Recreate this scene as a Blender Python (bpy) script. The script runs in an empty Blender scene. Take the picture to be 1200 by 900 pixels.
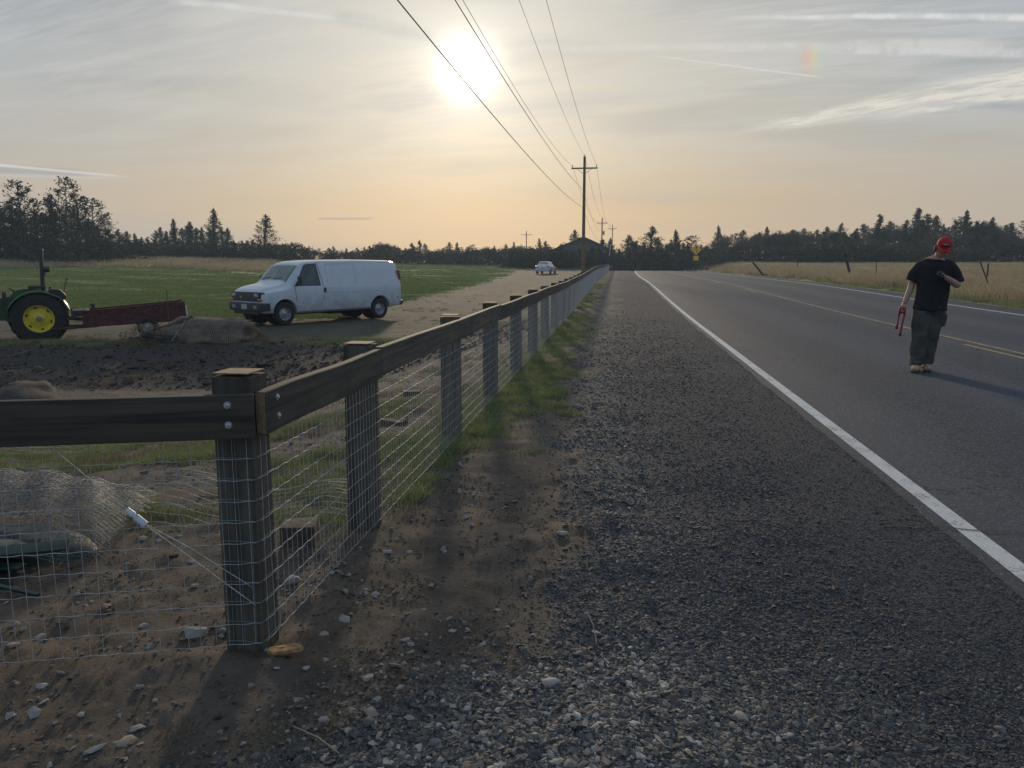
import bpy, bmesh, math, random
import numpy as np
from mathutils import Vector, Matrix, Euler, noise as mnoise
random.seed(7); RNG = np.random.default_rng(7)
S = bpy.context.scene
COL = S.collection
R = math.radians

# ---------------------------------------------------------------- camera
CAM_H = 1.45
PITCH = math.atan(142/900); YAW = math.atan(124*math.cos(PITCH)/900)
cam = bpy.data.objects.new('camera', bpy.data.cameras.new('camera'))
cam.data.sensor_width = 36; cam.data.lens = 27.0
cam.data.clip_start = 0.05; cam.data.clip_end = 8000
cam.location = (0, 0, CAM_H); cam.rotation_euler = (R(90)-PITCH, 0, YAW)
COL.objects.link(cam); S.camera = cam
S.view_settings.view_transform = 'Standard'; S.view_settings.look = 'None'
S.view_settings.exposure = 0.0; S.view_settings.gamma = 1
S.render.engine = 'CYCLES'
S.cycles.use_denoising = True
S.cycles.max_bounces = 6; S.cycles.transparent_max_bounces = 12
S.cycles.sample_clamp_indirect = 4

# ---------------------------------------------------------------- node helper
class Sh:
    """writes shader node maths in a line each"""
    def __init__(s, nt): s.nt = nt; nt.nodes.clear()
    def put(s, sock, v):
        if v is None: return
        if isinstance(v, bpy.types.NodeSocket): s.nt.links.new(v, sock)
        else:
            if isinstance(v, (tuple, list)) and len(v) == 3 and sock.type == 'RGBA': v = (*v, 1)
            sock.default_value = v
    def node(s, t, ins=None, **props):
        n = s.nt.nodes.new(t)
        for k, v in props.items(): setattr(n, k, v)
        for k, v in (ins or {}).items(): s.put(n.inputs[k], v)
        return n
    def m(s, op, a, b=None, c=None, clamp=False):
        n = s.nt.nodes.new('ShaderNodeMath'); n.operation = op; n.use_clamp = clamp
        for i, v in enumerate((a, b, c)): s.put(n.inputs[i], v)
        return n.outputs[0]
    def vm(s, op, a, b=None):
        n = s.nt.nodes.new('ShaderNodeVectorMath'); n.operation = op
        s.put(n.inputs[0], a); s.put(n.inputs[1], b)
        return n.outputs['Value'] if op in ('DOT_PRODUCT', 'LENGTH', 'DISTANCE') else n.outputs[0]
    def vscale(s, a, f):
        n = s.nt.nodes.new('ShaderNodeVectorMath'); n.operation = 'SCALE'
        s.put(n.inputs[0], a); s.put(n.inputs['Scale'], f); return n.outputs[0]
    def mix(s, f, a, b, blend='MIX'):
        n = s.nt.nodes.new('ShaderNodeMix'); n.data_type = 'RGBA'; n.blend_type = blend
        s.put(n.inputs[0], f); s.put(n.inputs[6], a); s.put(n.inputs[7], b); return n.outputs[2]
    def ss(s, v, a, b):
        n = s.nt.nodes.new('ShaderNodeMapRange'); n.interpolation_type = 'SMOOTHSTEP'
        s.put(n.inputs[0], v); s.put(n.inputs[1], a); s.put(n.inputs[2], b); return n.outputs[0]
    def lin(s, v, a, b, c, d):
        n = s.nt.nodes.new('ShaderNodeMapRange')
        for i, x in enumerate((v, a, b, c, d)): s.put(n.inputs[i], x)
        return n.outputs[0]
    def noise(s, vec, scale, detail=4, rough=.55, dist=0, out=0):
        n = s.nt.nodes.new('ShaderNodeTexNoise')
        s.put(n.inputs['Vector'], vec)
        for k, v in (('Scale', scale), ('Detail', detail), ('Roughness', rough), ('Distortion', dist)): s.put(n.inputs[k], v)
        return n.outputs[out]
    def ramp(s, f, stops):
        n = s.nt.nodes.new('ShaderNodeValToRGB'); s.put(n.inputs[0], f)
        e = n.color_ramp.elements
        while len(e) < len(stops): e.new(.5)
        for x, (p, c) in zip(e, stops): x.position = p; x.color = (*c, 1)
        return n.outputs[0]
    def xyz(s, v):
        n = s.nt.nodes.new('ShaderNodeSeparateXYZ'); s.put(n.inputs[0], v); return n.outputs
    def comb(s, x, y, z):
        n = s.nt.nodes.new('ShaderNodeCombineXYZ')
        for i, v in enumerate((x, y, z)): s.put(n.inputs[i], v)
        return n.outputs[0]

def direction(az, el):      # degrees, azimuth clockwise from +Y
    a, e = R(az), R(el)
    return Vector((math.sin(a)*math.cos(e), math.cos(a)*math.cos(e), math.sin(e)))
SUN_AZ, SUN_EL = -10.9, 13.36
SUN_D = direction(SUN_AZ, SUN_EL)

# ---------------------------------------------------------------- sky
W = bpy.data.worlds.new('World'); S.world = W; W.use_nodes = True
h = Sh(W.node_tree)
tc = h.node('ShaderNodeTexCoord'); D = h.vm('NORMALIZE', tc.outputs['Generated'])
dx, dy, dz = h.xyz(D)
sky = h.node('ShaderNodeTexSky', sky_type='NISHITA', sun_disc=False, sun_elevation=R(SUN_EL), sun_rotation=R(SUN_AZ), air_density=1.0, dust_density=2.5, ozone_density=1.5)
el = h.m('MULTIPLY', h.m('ARCSINE', dz), 57.2958)
az = h.m('MULTIPLY', h.m('ARCTAN2', dx, dy), 57.2958)
sa = h.m('MULTIPLY', h.m('ARCCOSINE', h.m('MINIMUM', h.vm('DOT_PRODUCT', D, tuple(SUN_D)), .999999)), 57.2958)   # degrees from the sun
K = 10.0     # background strength 0.1
def kc(c, f=1.0): return tuple(K*f*v for v in c)
# high veil of cirrostratus: colour by height and by how far round from the sun
f_el = h.m('DIVIDE', h.m('MAXIMUM', el, 0), 90, clamp=True)
near = h.ramp(f_el, [(0, kc((.68,.46,.26))), (.045, kc((.54,.40,.255))), (.10, kc((.53,.49,.41))), (.17, kc((.50,.495,.46))), (.30, kc((.33,.36,.40))), (1, kc((.20,.23,.28)))])
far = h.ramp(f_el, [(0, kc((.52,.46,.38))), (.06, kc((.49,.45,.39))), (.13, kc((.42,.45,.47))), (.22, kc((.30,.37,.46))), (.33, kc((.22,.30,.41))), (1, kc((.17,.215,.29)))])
side = h.ss(h.m('ABSOLUTE', h.m('SUBTRACT', az, SUN_AZ+4)), 4, 46)
veil = h.mix(side, near, far)
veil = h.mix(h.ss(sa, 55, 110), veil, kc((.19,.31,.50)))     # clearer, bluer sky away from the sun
base = h.mix(.95, sky.outputs[0], veil)
# soft streaky cirrus on a plane high above
inv = h.m('DIVIDE', 1, h.m('ADD', h.m('MAXIMUM', dz, 0), .10))
cp = h.comb(h.m('MULTIPLY', dx, inv), h.m('MULTIPLY', dy, inv), 0)
rot = h.node('ShaderNodeVectorRotate', {'Vector': cp, 'Angle': R(12)}, rotation_type='Z_AXIS').outputs[0]
st = h.vm('MULTIPLY', rot, (.9, 3.6, 1))
n1 = h.noise(st, 1.15, 5, .55, .6); n2 = h.noise(h.vm('MULTIPLY', rot, (.8, 5.5, 1)), 4.5, 6, .68, .8)
cir = h.ss(h.m('ADD', h.m('MULTIPLY', n1, .58), h.m('MULTIPLY', n2, .42)), .43, .60)
above = h.ss(el, 3, 13)
cir = h.m('MULTIPLY', h.m('MULTIPLY', cir, above), .62)
cloud_c = h.mix(h.ss(sa, 6, 42), kc((.66,.63,.56)), kc((.52,.55,.58)))
col = h.mix(cir, base, cloud_c)
n3 = h.noise(h.vm('MULTIPLY', rot, (1.1, 2.4, 1)), .8, 4, .5, .3)
col = h.mix(h.m('MULTIPLY', h.m('MULTIPLY', h.ss(n3, .46, .66), above), .22), col, kc((.22,.235,.27)))
n4 = h.noise(h.comb(az, h.m('MULTIPLY', el, 9), 3.3), .03, 4, .5, .4)     # thin flat layers low down
col = h.mix(h.m('MULTIPLY', h.m('MULTIPLY', h.ss(n4, .50, .72), h.ss(el, 17, 8)), .48), col, kc((.50,.46,.41)))
wob = h.m('SUBTRACT', h.noise(D, 9, 4, .6), .5)
fuzz = h.noise(D, 38, 5, .65)
def trail(a0, e0, a1, e1, w0, w1, amt, c=(.66,.655,.63), wobble=.5, feather=.5, soft_end=(.15,.15), streak=0):
    """a contrail or a streak of cloud between two directions; w0, w1 its half widths in degrees"""
    global col
    A, B = direction(a0, e0), direction(a1, e1)
    nrm = A.cross(B).normalized(); T = (B-A).normalized(); L = (B-A).length
    t = h.m('DIVIDE', h.m('SUBTRACT', h.vm('DOT_PRODUCT', D, tuple(T)), A.dot(T)), L)
    dist = h.m('MULTIPLY', h.m('ADD', h.vm('DOT_PRODUCT', D, tuple(nrm)), h.m('MULTIPLY', wob, R(wobble))), 57.2958)
    w = h.lin(t, 0, 1, w0, w1)
    core = h.m('SUBTRACT', 1, h.ss(h.m('DIVIDE', h.m('ABSOLUTE', dist), w), .15, 1.0))
    ends = h.m('MULTIPLY', h.ss(t, 0, soft_end[0]), h.m('SUBTRACT', 1, h.ss(t, 1-soft_end[1], 1)))
    if streak:
        fz_ = h.noise(h.comb(h.m('MULTIPLY', t, 5), h.m('MULTIPLY', dist, streak), a0), 1.6, 5, .6)
    tex = h.m('ADD', 1-feather, h.m('MULTIPLY', h.ss(fz_ if streak else fuzz, .38, .60), feather))
    f = h.m('MULTIPLY', h.m('MULTIPLY', h.m('MULTIPLY', core, ends), tex), amt)
    front = h.m('GREATER_THAN', h.vm('DOT_PRODUCT', D, tuple(A)), 0)
    col = h.mix(h.m('MULTIPLY', f, front), col, kc(c))
trail(5.21, 16.12, 26.87, 13.8, 0.16, 0.34, 1.0, (.72,.72,.71), 0.45, 0.5, (.4,.02))
trail(-10.16, 14.56, 27.0, 12.41, 0.3, 0.45, 0.75, (.66,.65,.62), 0.6, 0.6)
trail(9.78, 13.82, 27.05, 11.87, 0.25, 0.5, 0.7, (.70,.70,.69), 0.5, 0.6, (.4,.02))
trail(1.52, 14.07, 13.9, 11.85, 0.07, 0.1, 0.95, (.66,.66,.64), 0.1, 0.2)
trail(-31.14, 16.33, -15.51, 15.91, 0.35, 0.18, 0.95, (.66,.66,.64), 0.3, 0.5)
trail(-21.97, 13.09, -4.11, 12.43, 0.2, 0.28, 0.8, (.70,.66,.56), 0.3, 0.9)
trail(-5.33, 12.71, 7.09, 11.89, 0.25, 0.3, 0.5, (.64,.63,.58), 0.4, 0.9)
trail(6.66, 8.62, 27.53, 11.08, 0.30, 1.4, 1.0, (.76,.72,.64), 0.5, 0.75, (.3,.02), 2.6)
trail(15.88, 9.11, 28.01, 10.2, 0.15, 0.7, .9, (.78,.74,.66), 0.4, 0.6, (.3,.02), 3.5)
trail(17.34, 9.88, 28.53, 8.95, 0.2, 0.6, 0.5, (.32,.35,.41), 0.6, 0.3, (.4,.02))
trail(-47.05, 5.27, -35.12, 5.62, 0.7, 0.35, 0.55, (.34,.37,.42), 0.2, 0.1)
trail(-46.97, 6.01, -33.15, 5.5, 0.16, 0.1, 0.85, (.70,.69,.64), 0.1, 0.1)
trail(-44.79, 5.1, -33.65, 5.42, 0.25, 0.12, 0.5, (.62,.60,.53), 0.1, 0.1)
trail(-21.92, 3.07, -17.5, 3.15, 0.13, 0.13, 0.55, (.40,.35,.29), 0.05, 0.05)
trail(-22.67, 3.27, -17.01, 3.28, 0.1, 0.1, 0.35, (.72,.60,.44), 0.05, 0.05)
trail(-40.2, 10.41, -23.71, 12.04, 0.9, 0.6, 0.16, (.30,.32,.36), 1.2, 0.5)
trail(-20.7, 16.43, -12.55, 15.21, 0.8, 0.6, 0.3, (.36,.36,.37), 1.2, 0.5)
trail(-34.5, 13.69, -18.48, 14.22, 0.9, 1.2, 0.35, (.56,.55,.53), 1.5, 0.5)
# the veiled sun: aureole in thin cloud, and the mock sun 22 degrees beside it
glow = h.m('ADD', h.m('MULTIPLY', h.m('EXPONENT', h.m('MULTIPLY', h.m('POWER', h.m('DIVIDE', sa, 1.45), 2), -1)), 20),
           h.m('ADD', h.m('MULTIPLY', h.m('EXPONENT', h.m('DIVIDE', sa, -2.2)), 7.0), h.m('MULTIPLY', h.m('EXPONENT', h.m('DIVIDE', sa, -9)), 1.5)))
col = h.mix(1, col, h.vscale(h.comb(1.0, .93, .80), glow), 'ADD')
DG = direction(12.9, 13.2)
u = h.m('MULTIPLY', h.m('SUBTRACT', az, 12.7), math.cos(R(13))); v = h.m('SUBTRACT', el, 13.2)
dogm = h.m('EXPONENT', h.m('MULTIPLY', h.m('ADD', h.m('POWER', h.m('DIVIDE', u, .75), 2), h.m('POWER', h.m('DIVIDE', v, .62), 2)), -1))
dogc = h.ramp(h.lin(u, -1.3, 1.3, 0, 1), [(0, kc((.50,.36,.34))), (.33, kc((.74,.45,.30))), (.5, kc((.66,.60,.36))), (.72, kc((.46,.58,.55))), (1, kc((.42,.48,.58)))])
col = h.mix(h.m('MULTIPLY', dogm, .75), col, dogc)
ground_tone = h.m('LESS_THAN', dz, -.02)
col = h.mix(ground_tone, col, kc((.10,.095,.09)))
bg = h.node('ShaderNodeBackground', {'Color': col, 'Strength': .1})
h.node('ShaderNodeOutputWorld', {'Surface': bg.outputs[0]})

# ---------------------------------------------------------------- sun
sun = bpy.data.objects.new('sun', bpy.data.lights.new('sun', 'SUN'))
sun.data.energy = 2.1; sun.data.angle = R(3.6); sun.data.color = (1, .80, .56)
sun.rotation_euler = (-SUN_D).to_track_quat('-Z', 'Y').to_euler()
sun.location = (0, 0, 50); COL.objects.link(sun)

# ---------------------------------------------------------------- materials
def bsdf_mat(name):
    m = bpy.data.materials.new(name); m.use_nodes = True
    return m, Sh(m.node_tree)
def finish(s, color, rough, metal=0, normal=None, spec=.5, **kw):
    ins = {'Base Color': color, 'Roughness': rough, 'Metallic': metal, 'Specular IOR Level': spec}
    ins.update(kw)
    b = s.node('ShaderNodeBsdfPrincipled', ins)
    if normal is not None: s.put(b.inputs['Normal'], normal)
    s.node('ShaderNodeOutputMaterial', {'Surface': b.outputs[0]})
MATS = {}
def mat(name, c, rough=.6, metal=0, var=.15, scale=8, bump=.0, bscale=60, c2=None, spec=.5, coat=0, trans=0, rnd=.0):
    if name in MATS: return MATS[name]
    m, s = bsdf_mat(name)
    co = s.node('ShaderNodeTexCoord').outputs['Object']
    oi = s.node('ShaderNodeObjectInfo')
    off = s.vscale(s.comb(oi.outputs['Random'], oi.outputs['Random'], oi.outputs['Random']), 37.0)
    co2 = s.vm('ADD', co, off)
    n = s.noise(co2, scale, 6, .6)
    a = tuple(v*(1-var) for v in c); b = tuple(min(1, v*(1+var)) for v in c) if c2 is None else c2
    colr = s.mix(s.ss(n, .32, .68), a, b)
    if rnd:
        colr = s.mix(1, colr, s.vscale(s.comb(1, 1, 1), s.lin(oi.outputs['Random'], 0, 1, 1-rnd, 1+rnd)), 'MULTIPLY')
    nr = None
    if bump:
        nr = s.node('ShaderNodeBump', {'Height': s.noise(co2, bscale, 5, .6), 'Strength': bump, 'Distance': .01}).outputs[0]
    kw = {}
    if coat: kw['Coat Weight'] = coat; kw['Coat Roughness'] = .08
    if trans: kw['Transmission Weight'] = trans
    finish(s, colr, rough, metal, nr, spec, **kw)
    MATS[name] = m; return m
def wood_mat(name, c1, c2, axis, rough=.8):
    """weathered timber, grain along the given local axis"""
    m, s = bsdf_mat(name)
    co = s.node('ShaderNodeTexCoord').outputs['Object']
    oi = s.node('ShaderNodeObjectInfo')
    off = s.vscale(s.comb(oi.outputs['Random'], oi.outputs['Random'], oi.outputs['Random']), 23.0)
    sc = [26, 26, 26]; sc[axis] = 1.1
    g = s.vm('MULTIPLY', s.vm('ADD', co, off), tuple(sc))
    n = s.noise(g, 1.0, 6, .65, .5); n2 = s.noise(s.vm('ADD', co, off), 2.2, 4, .5)
    sc3 = [60, 60, 60]; sc3[axis] = 2.0
    n3 = s.noise(s.vm('MULTIPLY', s.vm('ADD', co, off), tuple(sc3)), 1, 4, .6)
    c = s.mix(s.ss(n, .33, .66), c1, c2)
    c = s.mix(s.m('MULTIPLY', s.ss(n2, .45, .7), .45), c, tuple(v*.5 for v in c1))
    sck = [3.2, 3.2, 3.2]; sck[axis] = 1.5
    vor = s.node('ShaderNodeTexVoronoi', {'Vector': s.vm('MULTIPLY', s.vm('ADD', co, off), tuple(sck)), 'Scale': 1.0})
    c = s.mix(s.m('MULTIPLY', s.m('SUBTRACT', 1, s.ss(vor.outputs['Distance'], .035, .10)), .8), c, tuple(v*.3 for v in c1))
    c = s.mix(s.m('MULTIPLY', s.ss(n3, .60, .70), .35), c, tuple(v*.28 for v in c1))
    c = s.mix(1, c, s.vscale(s.comb(1, 1, 1), s.lin(oi.outputs['Random'], 0, 1, .8, 1.2)), 'MULTIPLY')
    nr = s.node('ShaderNodeBump', {'Height': s.m('ADD', n, s.m('MULTIPLY', n3, .8)), 'Strength': .5, 'Distance': .004}).outputs[0]
    finish(s, c, rough, 0, nr, .3)
    return m
WOOD_V = wood_mat('post_timber', (.066,.057,.043), (.140,.120,.088), 2)
WOOD_Y = wood_mat('rail_timber', (.055,.052,.044), (.125,.108,.082), 1)
ENDGRAIN = mat('end_grain', (.27,.185,.10), .8, var=.25, scale=40, bump=.4)
WIRE = mat('galvanised_wire', (.46,.46,.45), .6, .15, var=.3, scale=30)
WIRE_DULL = mat('dull_wire', (.20,.215,.225), .6, .3, var=.25, scale=30)
STEEL = mat('zinc_bolt', (.62,.62,.62), .4, .8, scale=30)
BLACK_RUB = mat('tyre_rubber', (.022,.022,.023), .8, var=.4, scale=12, bump=.3)
DARK_PLASTIC = mat('dark_plastic', (.035,.036,.038), .5, var=.2)
WHITE_PAINT = mat('white_vehicle_paint', (.60,.64,.68), .30, coat=.6, var=.05, scale=3)
CHROME = mat('chrome', (.6,.6,.6), .2, 1, var=.1)
GLASS = mat('dark_glass', (.035,.045,.045), .06, var=.2, scale=2, spec=.8)
GLASS_L = mat('tinted_windscreen', (.16,.19,.17), .08, var=.25, scale=2.5, spec=.9)
RED_LENS = mat('red_lamp', (.35,.02,.015), .25, coat=.6)
AMBER_LENS = mat('amber_lamp', (.75,.20,.03), .3, coat=.5)
CLEAR_LENS = mat('clear_lamp', (.34,.35,.35), .2, coat=.7)
GREEN_PAINT = mat('green_tractor_paint', (.018,.085,.024), .4, coat=.3, var=.25)
YELLOW_PAINT = mat('yellow_rim_paint', (.72,.55,.03), .45, var=.15, scale=14)
RUST_RED = mat('worn_red_paint', (.075,.016,.017), .7, var=.4, scale=10, c2=(.135,.034,.030))
SEAT_BLACK = mat('black_vinyl', (.02,.02,.02), .55)
POLE_WOOD = mat('pole_wood', (.20,.12,.07), .85, var=.3, scale=5, bump=.4)
STUMP = mat('weathered_offcut', (.085,.068,.048), .9, var=.35, scale=20, bump=.4)
ROCK = mat('field_rock', (.17,.155,.14), .9, var=.3, scale=6, bump=.6, bscale=18)

def foliage_mat(name, c1, c2, c3=None):
    m, s = bsdf_mat(name)
    oi = s.node('ShaderNodeObjectInfo'); geo = s.node('ShaderNodeNewGeometry')
    co = s.node('ShaderNodeTexCoord').outputs['Object']
    n = s.noise(co, 1.1, 4, .6)
    rr = geo.outputs['Random Per Island']
    c = s.mix(rr, c1, c2)
    c = s.mix(s.m('MULTIPLY', s.ss(n, .42, .65), .6), c, c3 or tuple(v*.45 for v in c1))
    c = s.mix(1, c, s.vscale(s.comb(1, 1, 1), s.lin(oi.outputs['Random'], 0, 1, .72, 1.28)), 'MULTIPLY')
    d = s.node('ShaderNodeBsdfDiffuse', {'Color': c, 'Roughness': .8})
    t = s.node('ShaderNodeBsdfTranslucent', {'Color': c})
    mx = s.node('ShaderNodeMixShader', {0: .30, 1: d.outputs[0], 2: t.outputs[0]})
    s.node('ShaderNodeOutputMaterial', {'Surface': mx.outputs[0]})
    return m
FOL = foliage_mat('juniper_foliage', (.034,.046,.034), (.060,.072,.050))
FOL_DARK = foliage_mat('pine_foliage', (.028,.044,.034), (.048,.066,.046))
BARE = foliage_mat('bare_twigs', (.105,.088,.085), (.150,.126,.118))
BARK = mat('bark', (.10,.08,.062), .95, var=.3, scale=4)
BUSH = foliage_mat('brush_foliage', (.042,.048,.036), (.075,.074,.054))
GRASS = foliage_mat('green_grass', (.18,.23,.10), (.40,.41,.19), (.30,.26,.16))
FIELD_GRASS = foliage_mat('field_grass', (.16,.22,.08), (.27,.33,.13), (.20,.21,.10))
DRY = foliage_mat('dry_grass', (.40,.32,.19), (.60,.50,.33), (.30,.23,.14))
WEED = foliage_mat('dead_weeds', (.20,.15,.09), (.33,.26,.16), (.12,.09,.06))

# ---------------------------------------------------------------- object helpers
def link(o, parent=None):
    COL.objects.link(o)
    if parent is not None: o.parent = parent
    return o
def tag(o, label=None, cat=None, group=None, kind=None):
    if label: o['label'] = label
    if cat: o['category'] = cat
    if group: o['group'] = group
    if kind: o['kind'] = kind
    return o
def thing(name, loc, rz=0, label=None, cat=None, group=None, rot=None, scale=None):
    o = bpy.data.objects.new(name, None); o.empty_display_size = .2
    o.location = loc; o.rotation_euler = rot or (0, 0, rz)
    if scale: o.scale = (scale,)*3
    link(o); return tag(o, label, cat, group)
def smooth_mesh(me, angle=None):
    me.polygons.foreach_set('use_smooth', [True]*len(me.polygons))
    if angle is not None:
        try: me.set_sharp_from_angle(angle=R(angle))
        except Exception: pass
def obj(name, bm, m, parent=None, smooth=None, loc=None, rot=None):
    me = bpy.data.meshes.new(name)
    bm.normal_update(); bm.to_mesh(me); bm.free()
    if m: 
        for x in (m if isinstance(m, (list, tuple)) else [m]): me.materials.append(x)
    if smooth is not None: smooth_mesh(me, smooth)
    o = bpy.data.objects.new(name, me)
    if loc: o.location = loc
    if rot: o.rotation_euler = rot
    return link(o, parent)
def copy_tree(o, parent=None):
    c = o.copy(); link(c, parent)
    for ch in list(o.children): copy_tree(ch, c)
    return c
def BM(): return bmesh.new()
def box(bm, c, s, rot=None, bevel=0):
    mt = Matrix.Translation(c) @ (Euler(rot).to_matrix().to_4x4() if rot else Matrix()) @ Matrix.Diagonal((*s, 1))
    r = bmesh.ops.create_cube(bm, size=1, matrix=mt)
    if bevel:
        es = list({e for v in r['verts'] for e in v.link_edges})
        bmesh.ops.bevel(bm, geom=es, offset=bevel, segments=2, affect='EDGES', profile=.6)
    return r
def cyl(bm, p0, p1, r0, r1=None, n=12, caps=True):
    p0, p1 = Vector(p0), Vector(p1); d = p1-p0
    q = d.to_track_quat('Z', 'Y').to_matrix().to_4x4()
    bmesh.ops.create_cone(bm, cap_ends=caps, segments=n, radius1=r0, radius2=r0 if r1 is None else r1, depth=d.length, matrix=Matrix.Translation((p0+p1)/2) @ q)
def tube(bm, pts, r, n=6, caps=True, ref=None):
    """swept tube; r a number or one per point"""
    pts = [Vector(p) for p in pts]; rs = r if isinstance(r, (list, tuple)) else [r]*len(pts)
    rings = []; up = Vector((0, 0, 1))
    for i, p in enumerate(pts):
        t = (pts[min(i+1, len(pts)-1)]-pts[max(i-1, 0)]).normalized()
        a = t.cross(up)
        if a.length < .05: a = t.cross(Vector((1, 0, 0)))
        if ref: a = Vector(ref)-t*t.dot(Vector(ref))
        a.normalize(); b = t.cross(a).normalized()
        rr = rs[i]; rx, ry = rr if isinstance(rr, (tuple, list)) else (rr, rr)
        rings.append([bm.verts.new(p + a*rx*math.cos(k*2*math.pi/n) + b*ry*math.sin(k*2*math.pi/n)) for k in range(n)])
    for A, B in zip(rings, rings[1:]):
        for k in range(n): bm.faces.new((A[k], A[(k+1) % n], B[(k+1) % n], B[k]))
    if caps:
        bm.faces.new(rings[0][::-1]); bm.faces.new(rings[-1])
def ball(bm, c, s, sub=2, rot=None):
    mt = Matrix.Translation(c) @ (Euler(rot).to_matrix().to_4x4() if rot else Matrix()) @ Matrix.Diagonal((*s, 1))
    return bmesh.ops.create_icosphere(bm, subdivisions=sub, radius=1, matrix=mt)
def lathe(bm, prof, n=32, axis='y', c=(0,0,0), close=False):
    """profile of (radius, along) spun round an axis"""
    rings = []
    for rr, a in prof:
        ring = []
        for k in range(n):
            t = 2*math.pi*k/n
            p = {'y': (rr*math.cos(t), a, rr*math.sin(t)), 'z': (rr*math.cos(t), rr*math.sin(t), a)}[axis]
            ring.append(bm.verts.new(Vector(p)+Vector(c)))
        rings.append(ring)
    for A, B in zip(rings, rings[1:]):
        for k in range(n): bm.faces.new((A[k], A[(k+1) % n], B[(k+1) % n], B[k]))
    if close:
        bm.faces.new(rings[0][::-1]); bm.faces.new(rings[-1])
def prism(bm, poly, y0, y1):
    """polygon in x,z pushed out along y"""
    a = [bm.verts.new((x, y0, z)) for x, z in poly]; b = [bm.verts.new((x, y1, z)) for x, z in poly]
    bm.faces.new(a); bm.faces.new(b[::-1]); n = len(poly)
    for i in range(n): bm.faces.new((a[i], b[i], b[(i+1) % n], a[(i+1) % n]))
    bmesh.ops.recalc_face_normals(bm, faces=bm.faces[:])
def np_mesh(name, V, F, m, parent=None, attrs=None, smooth=False):
    """mesh from numpy verts (n,3) and quads or tris (m,k)"""
    me = bpy.data.meshes.new(name); k = F.shape[1]
    me.vertices.add(len(V)); me.vertices.foreach_set('co', np.asarray(V, 'f').ravel())
    me.loops.add(F.size); me.loops.foreach_set('vertex_index', np.asarray(F, 'i').ravel())
    me.polygons.add(len(F)); me.polygons.foreach_set('loop_start', np.arange(0, F.size, k, dtype='i'))
    me.polygons.foreach_set('loop_total', np.full(len(F), k, 'i'))
    me.update(calc_edges=True)
    for an, av in (attrs or {}).items():
        at = me.attributes.new(an, 'FLOAT', 'POINT'); at.data.foreach_set('value', np.asarray(av, 'f'))
    if m: me.materials.append(m)
    if smooth: me.polygons.foreach_set('use_smooth', [True]*len(F))
    o = bpy.data.objects.new(name, me); return link(o, parent)

# ---------------------------------------------------------------- terrain
def _hash(ix, iy, seed):
    h_ = (ix*374761393 + iy*668265263 + seed*974711) & 0x7fffffff
    h_ = ((h_ ^ (h_ >> 13))*1274126177) & 0x7fffffff
    return ((h_ ^ (h_ >> 16)) & 0xffff)/65535.0
def vnoise(x, y, seed=0):
    x = np.asarray(x, float); y = np.asarray(y, float)
    ix, iy = np.floor(x).astype(np.int64), np.floor(y).astype(np.int64)
    fx, fy = x-ix, y-iy; fx = fx*fx*(3-2*fx); fy = fy*fy*(3-2*fy)
    a, b, c, d = _hash(ix, iy, seed), _hash(ix+1, iy, seed), _hash(ix, iy+1, seed), _hash(ix+1, iy+1, seed)
    return (a*(1-fx)+b*fx)*(1-fy)+(c*(1-fx)+d*fx)*fy
def fbm(x, y, seed=0, o=4):
    t = 0; a = .5; s_ = 0
    for i in range(o):
        t = t + a*vnoise(np.asarray(x)*2**i, np.asarray(y)*2**i, seed+i*17); s_ += a; a *= .55
    return t/s_
def sm(v, a, b):
    t = np.clip((np.asarray(v, float)-a)/(b-a), 0, 1); return t*t*(3-2*t)
FX = -1.26          # fence line
def road_z(y):
    y = np.asarray(y, float)
    return .25*sm(y, 18, 52) - 1.6*sm(y, 116, 210)
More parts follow.
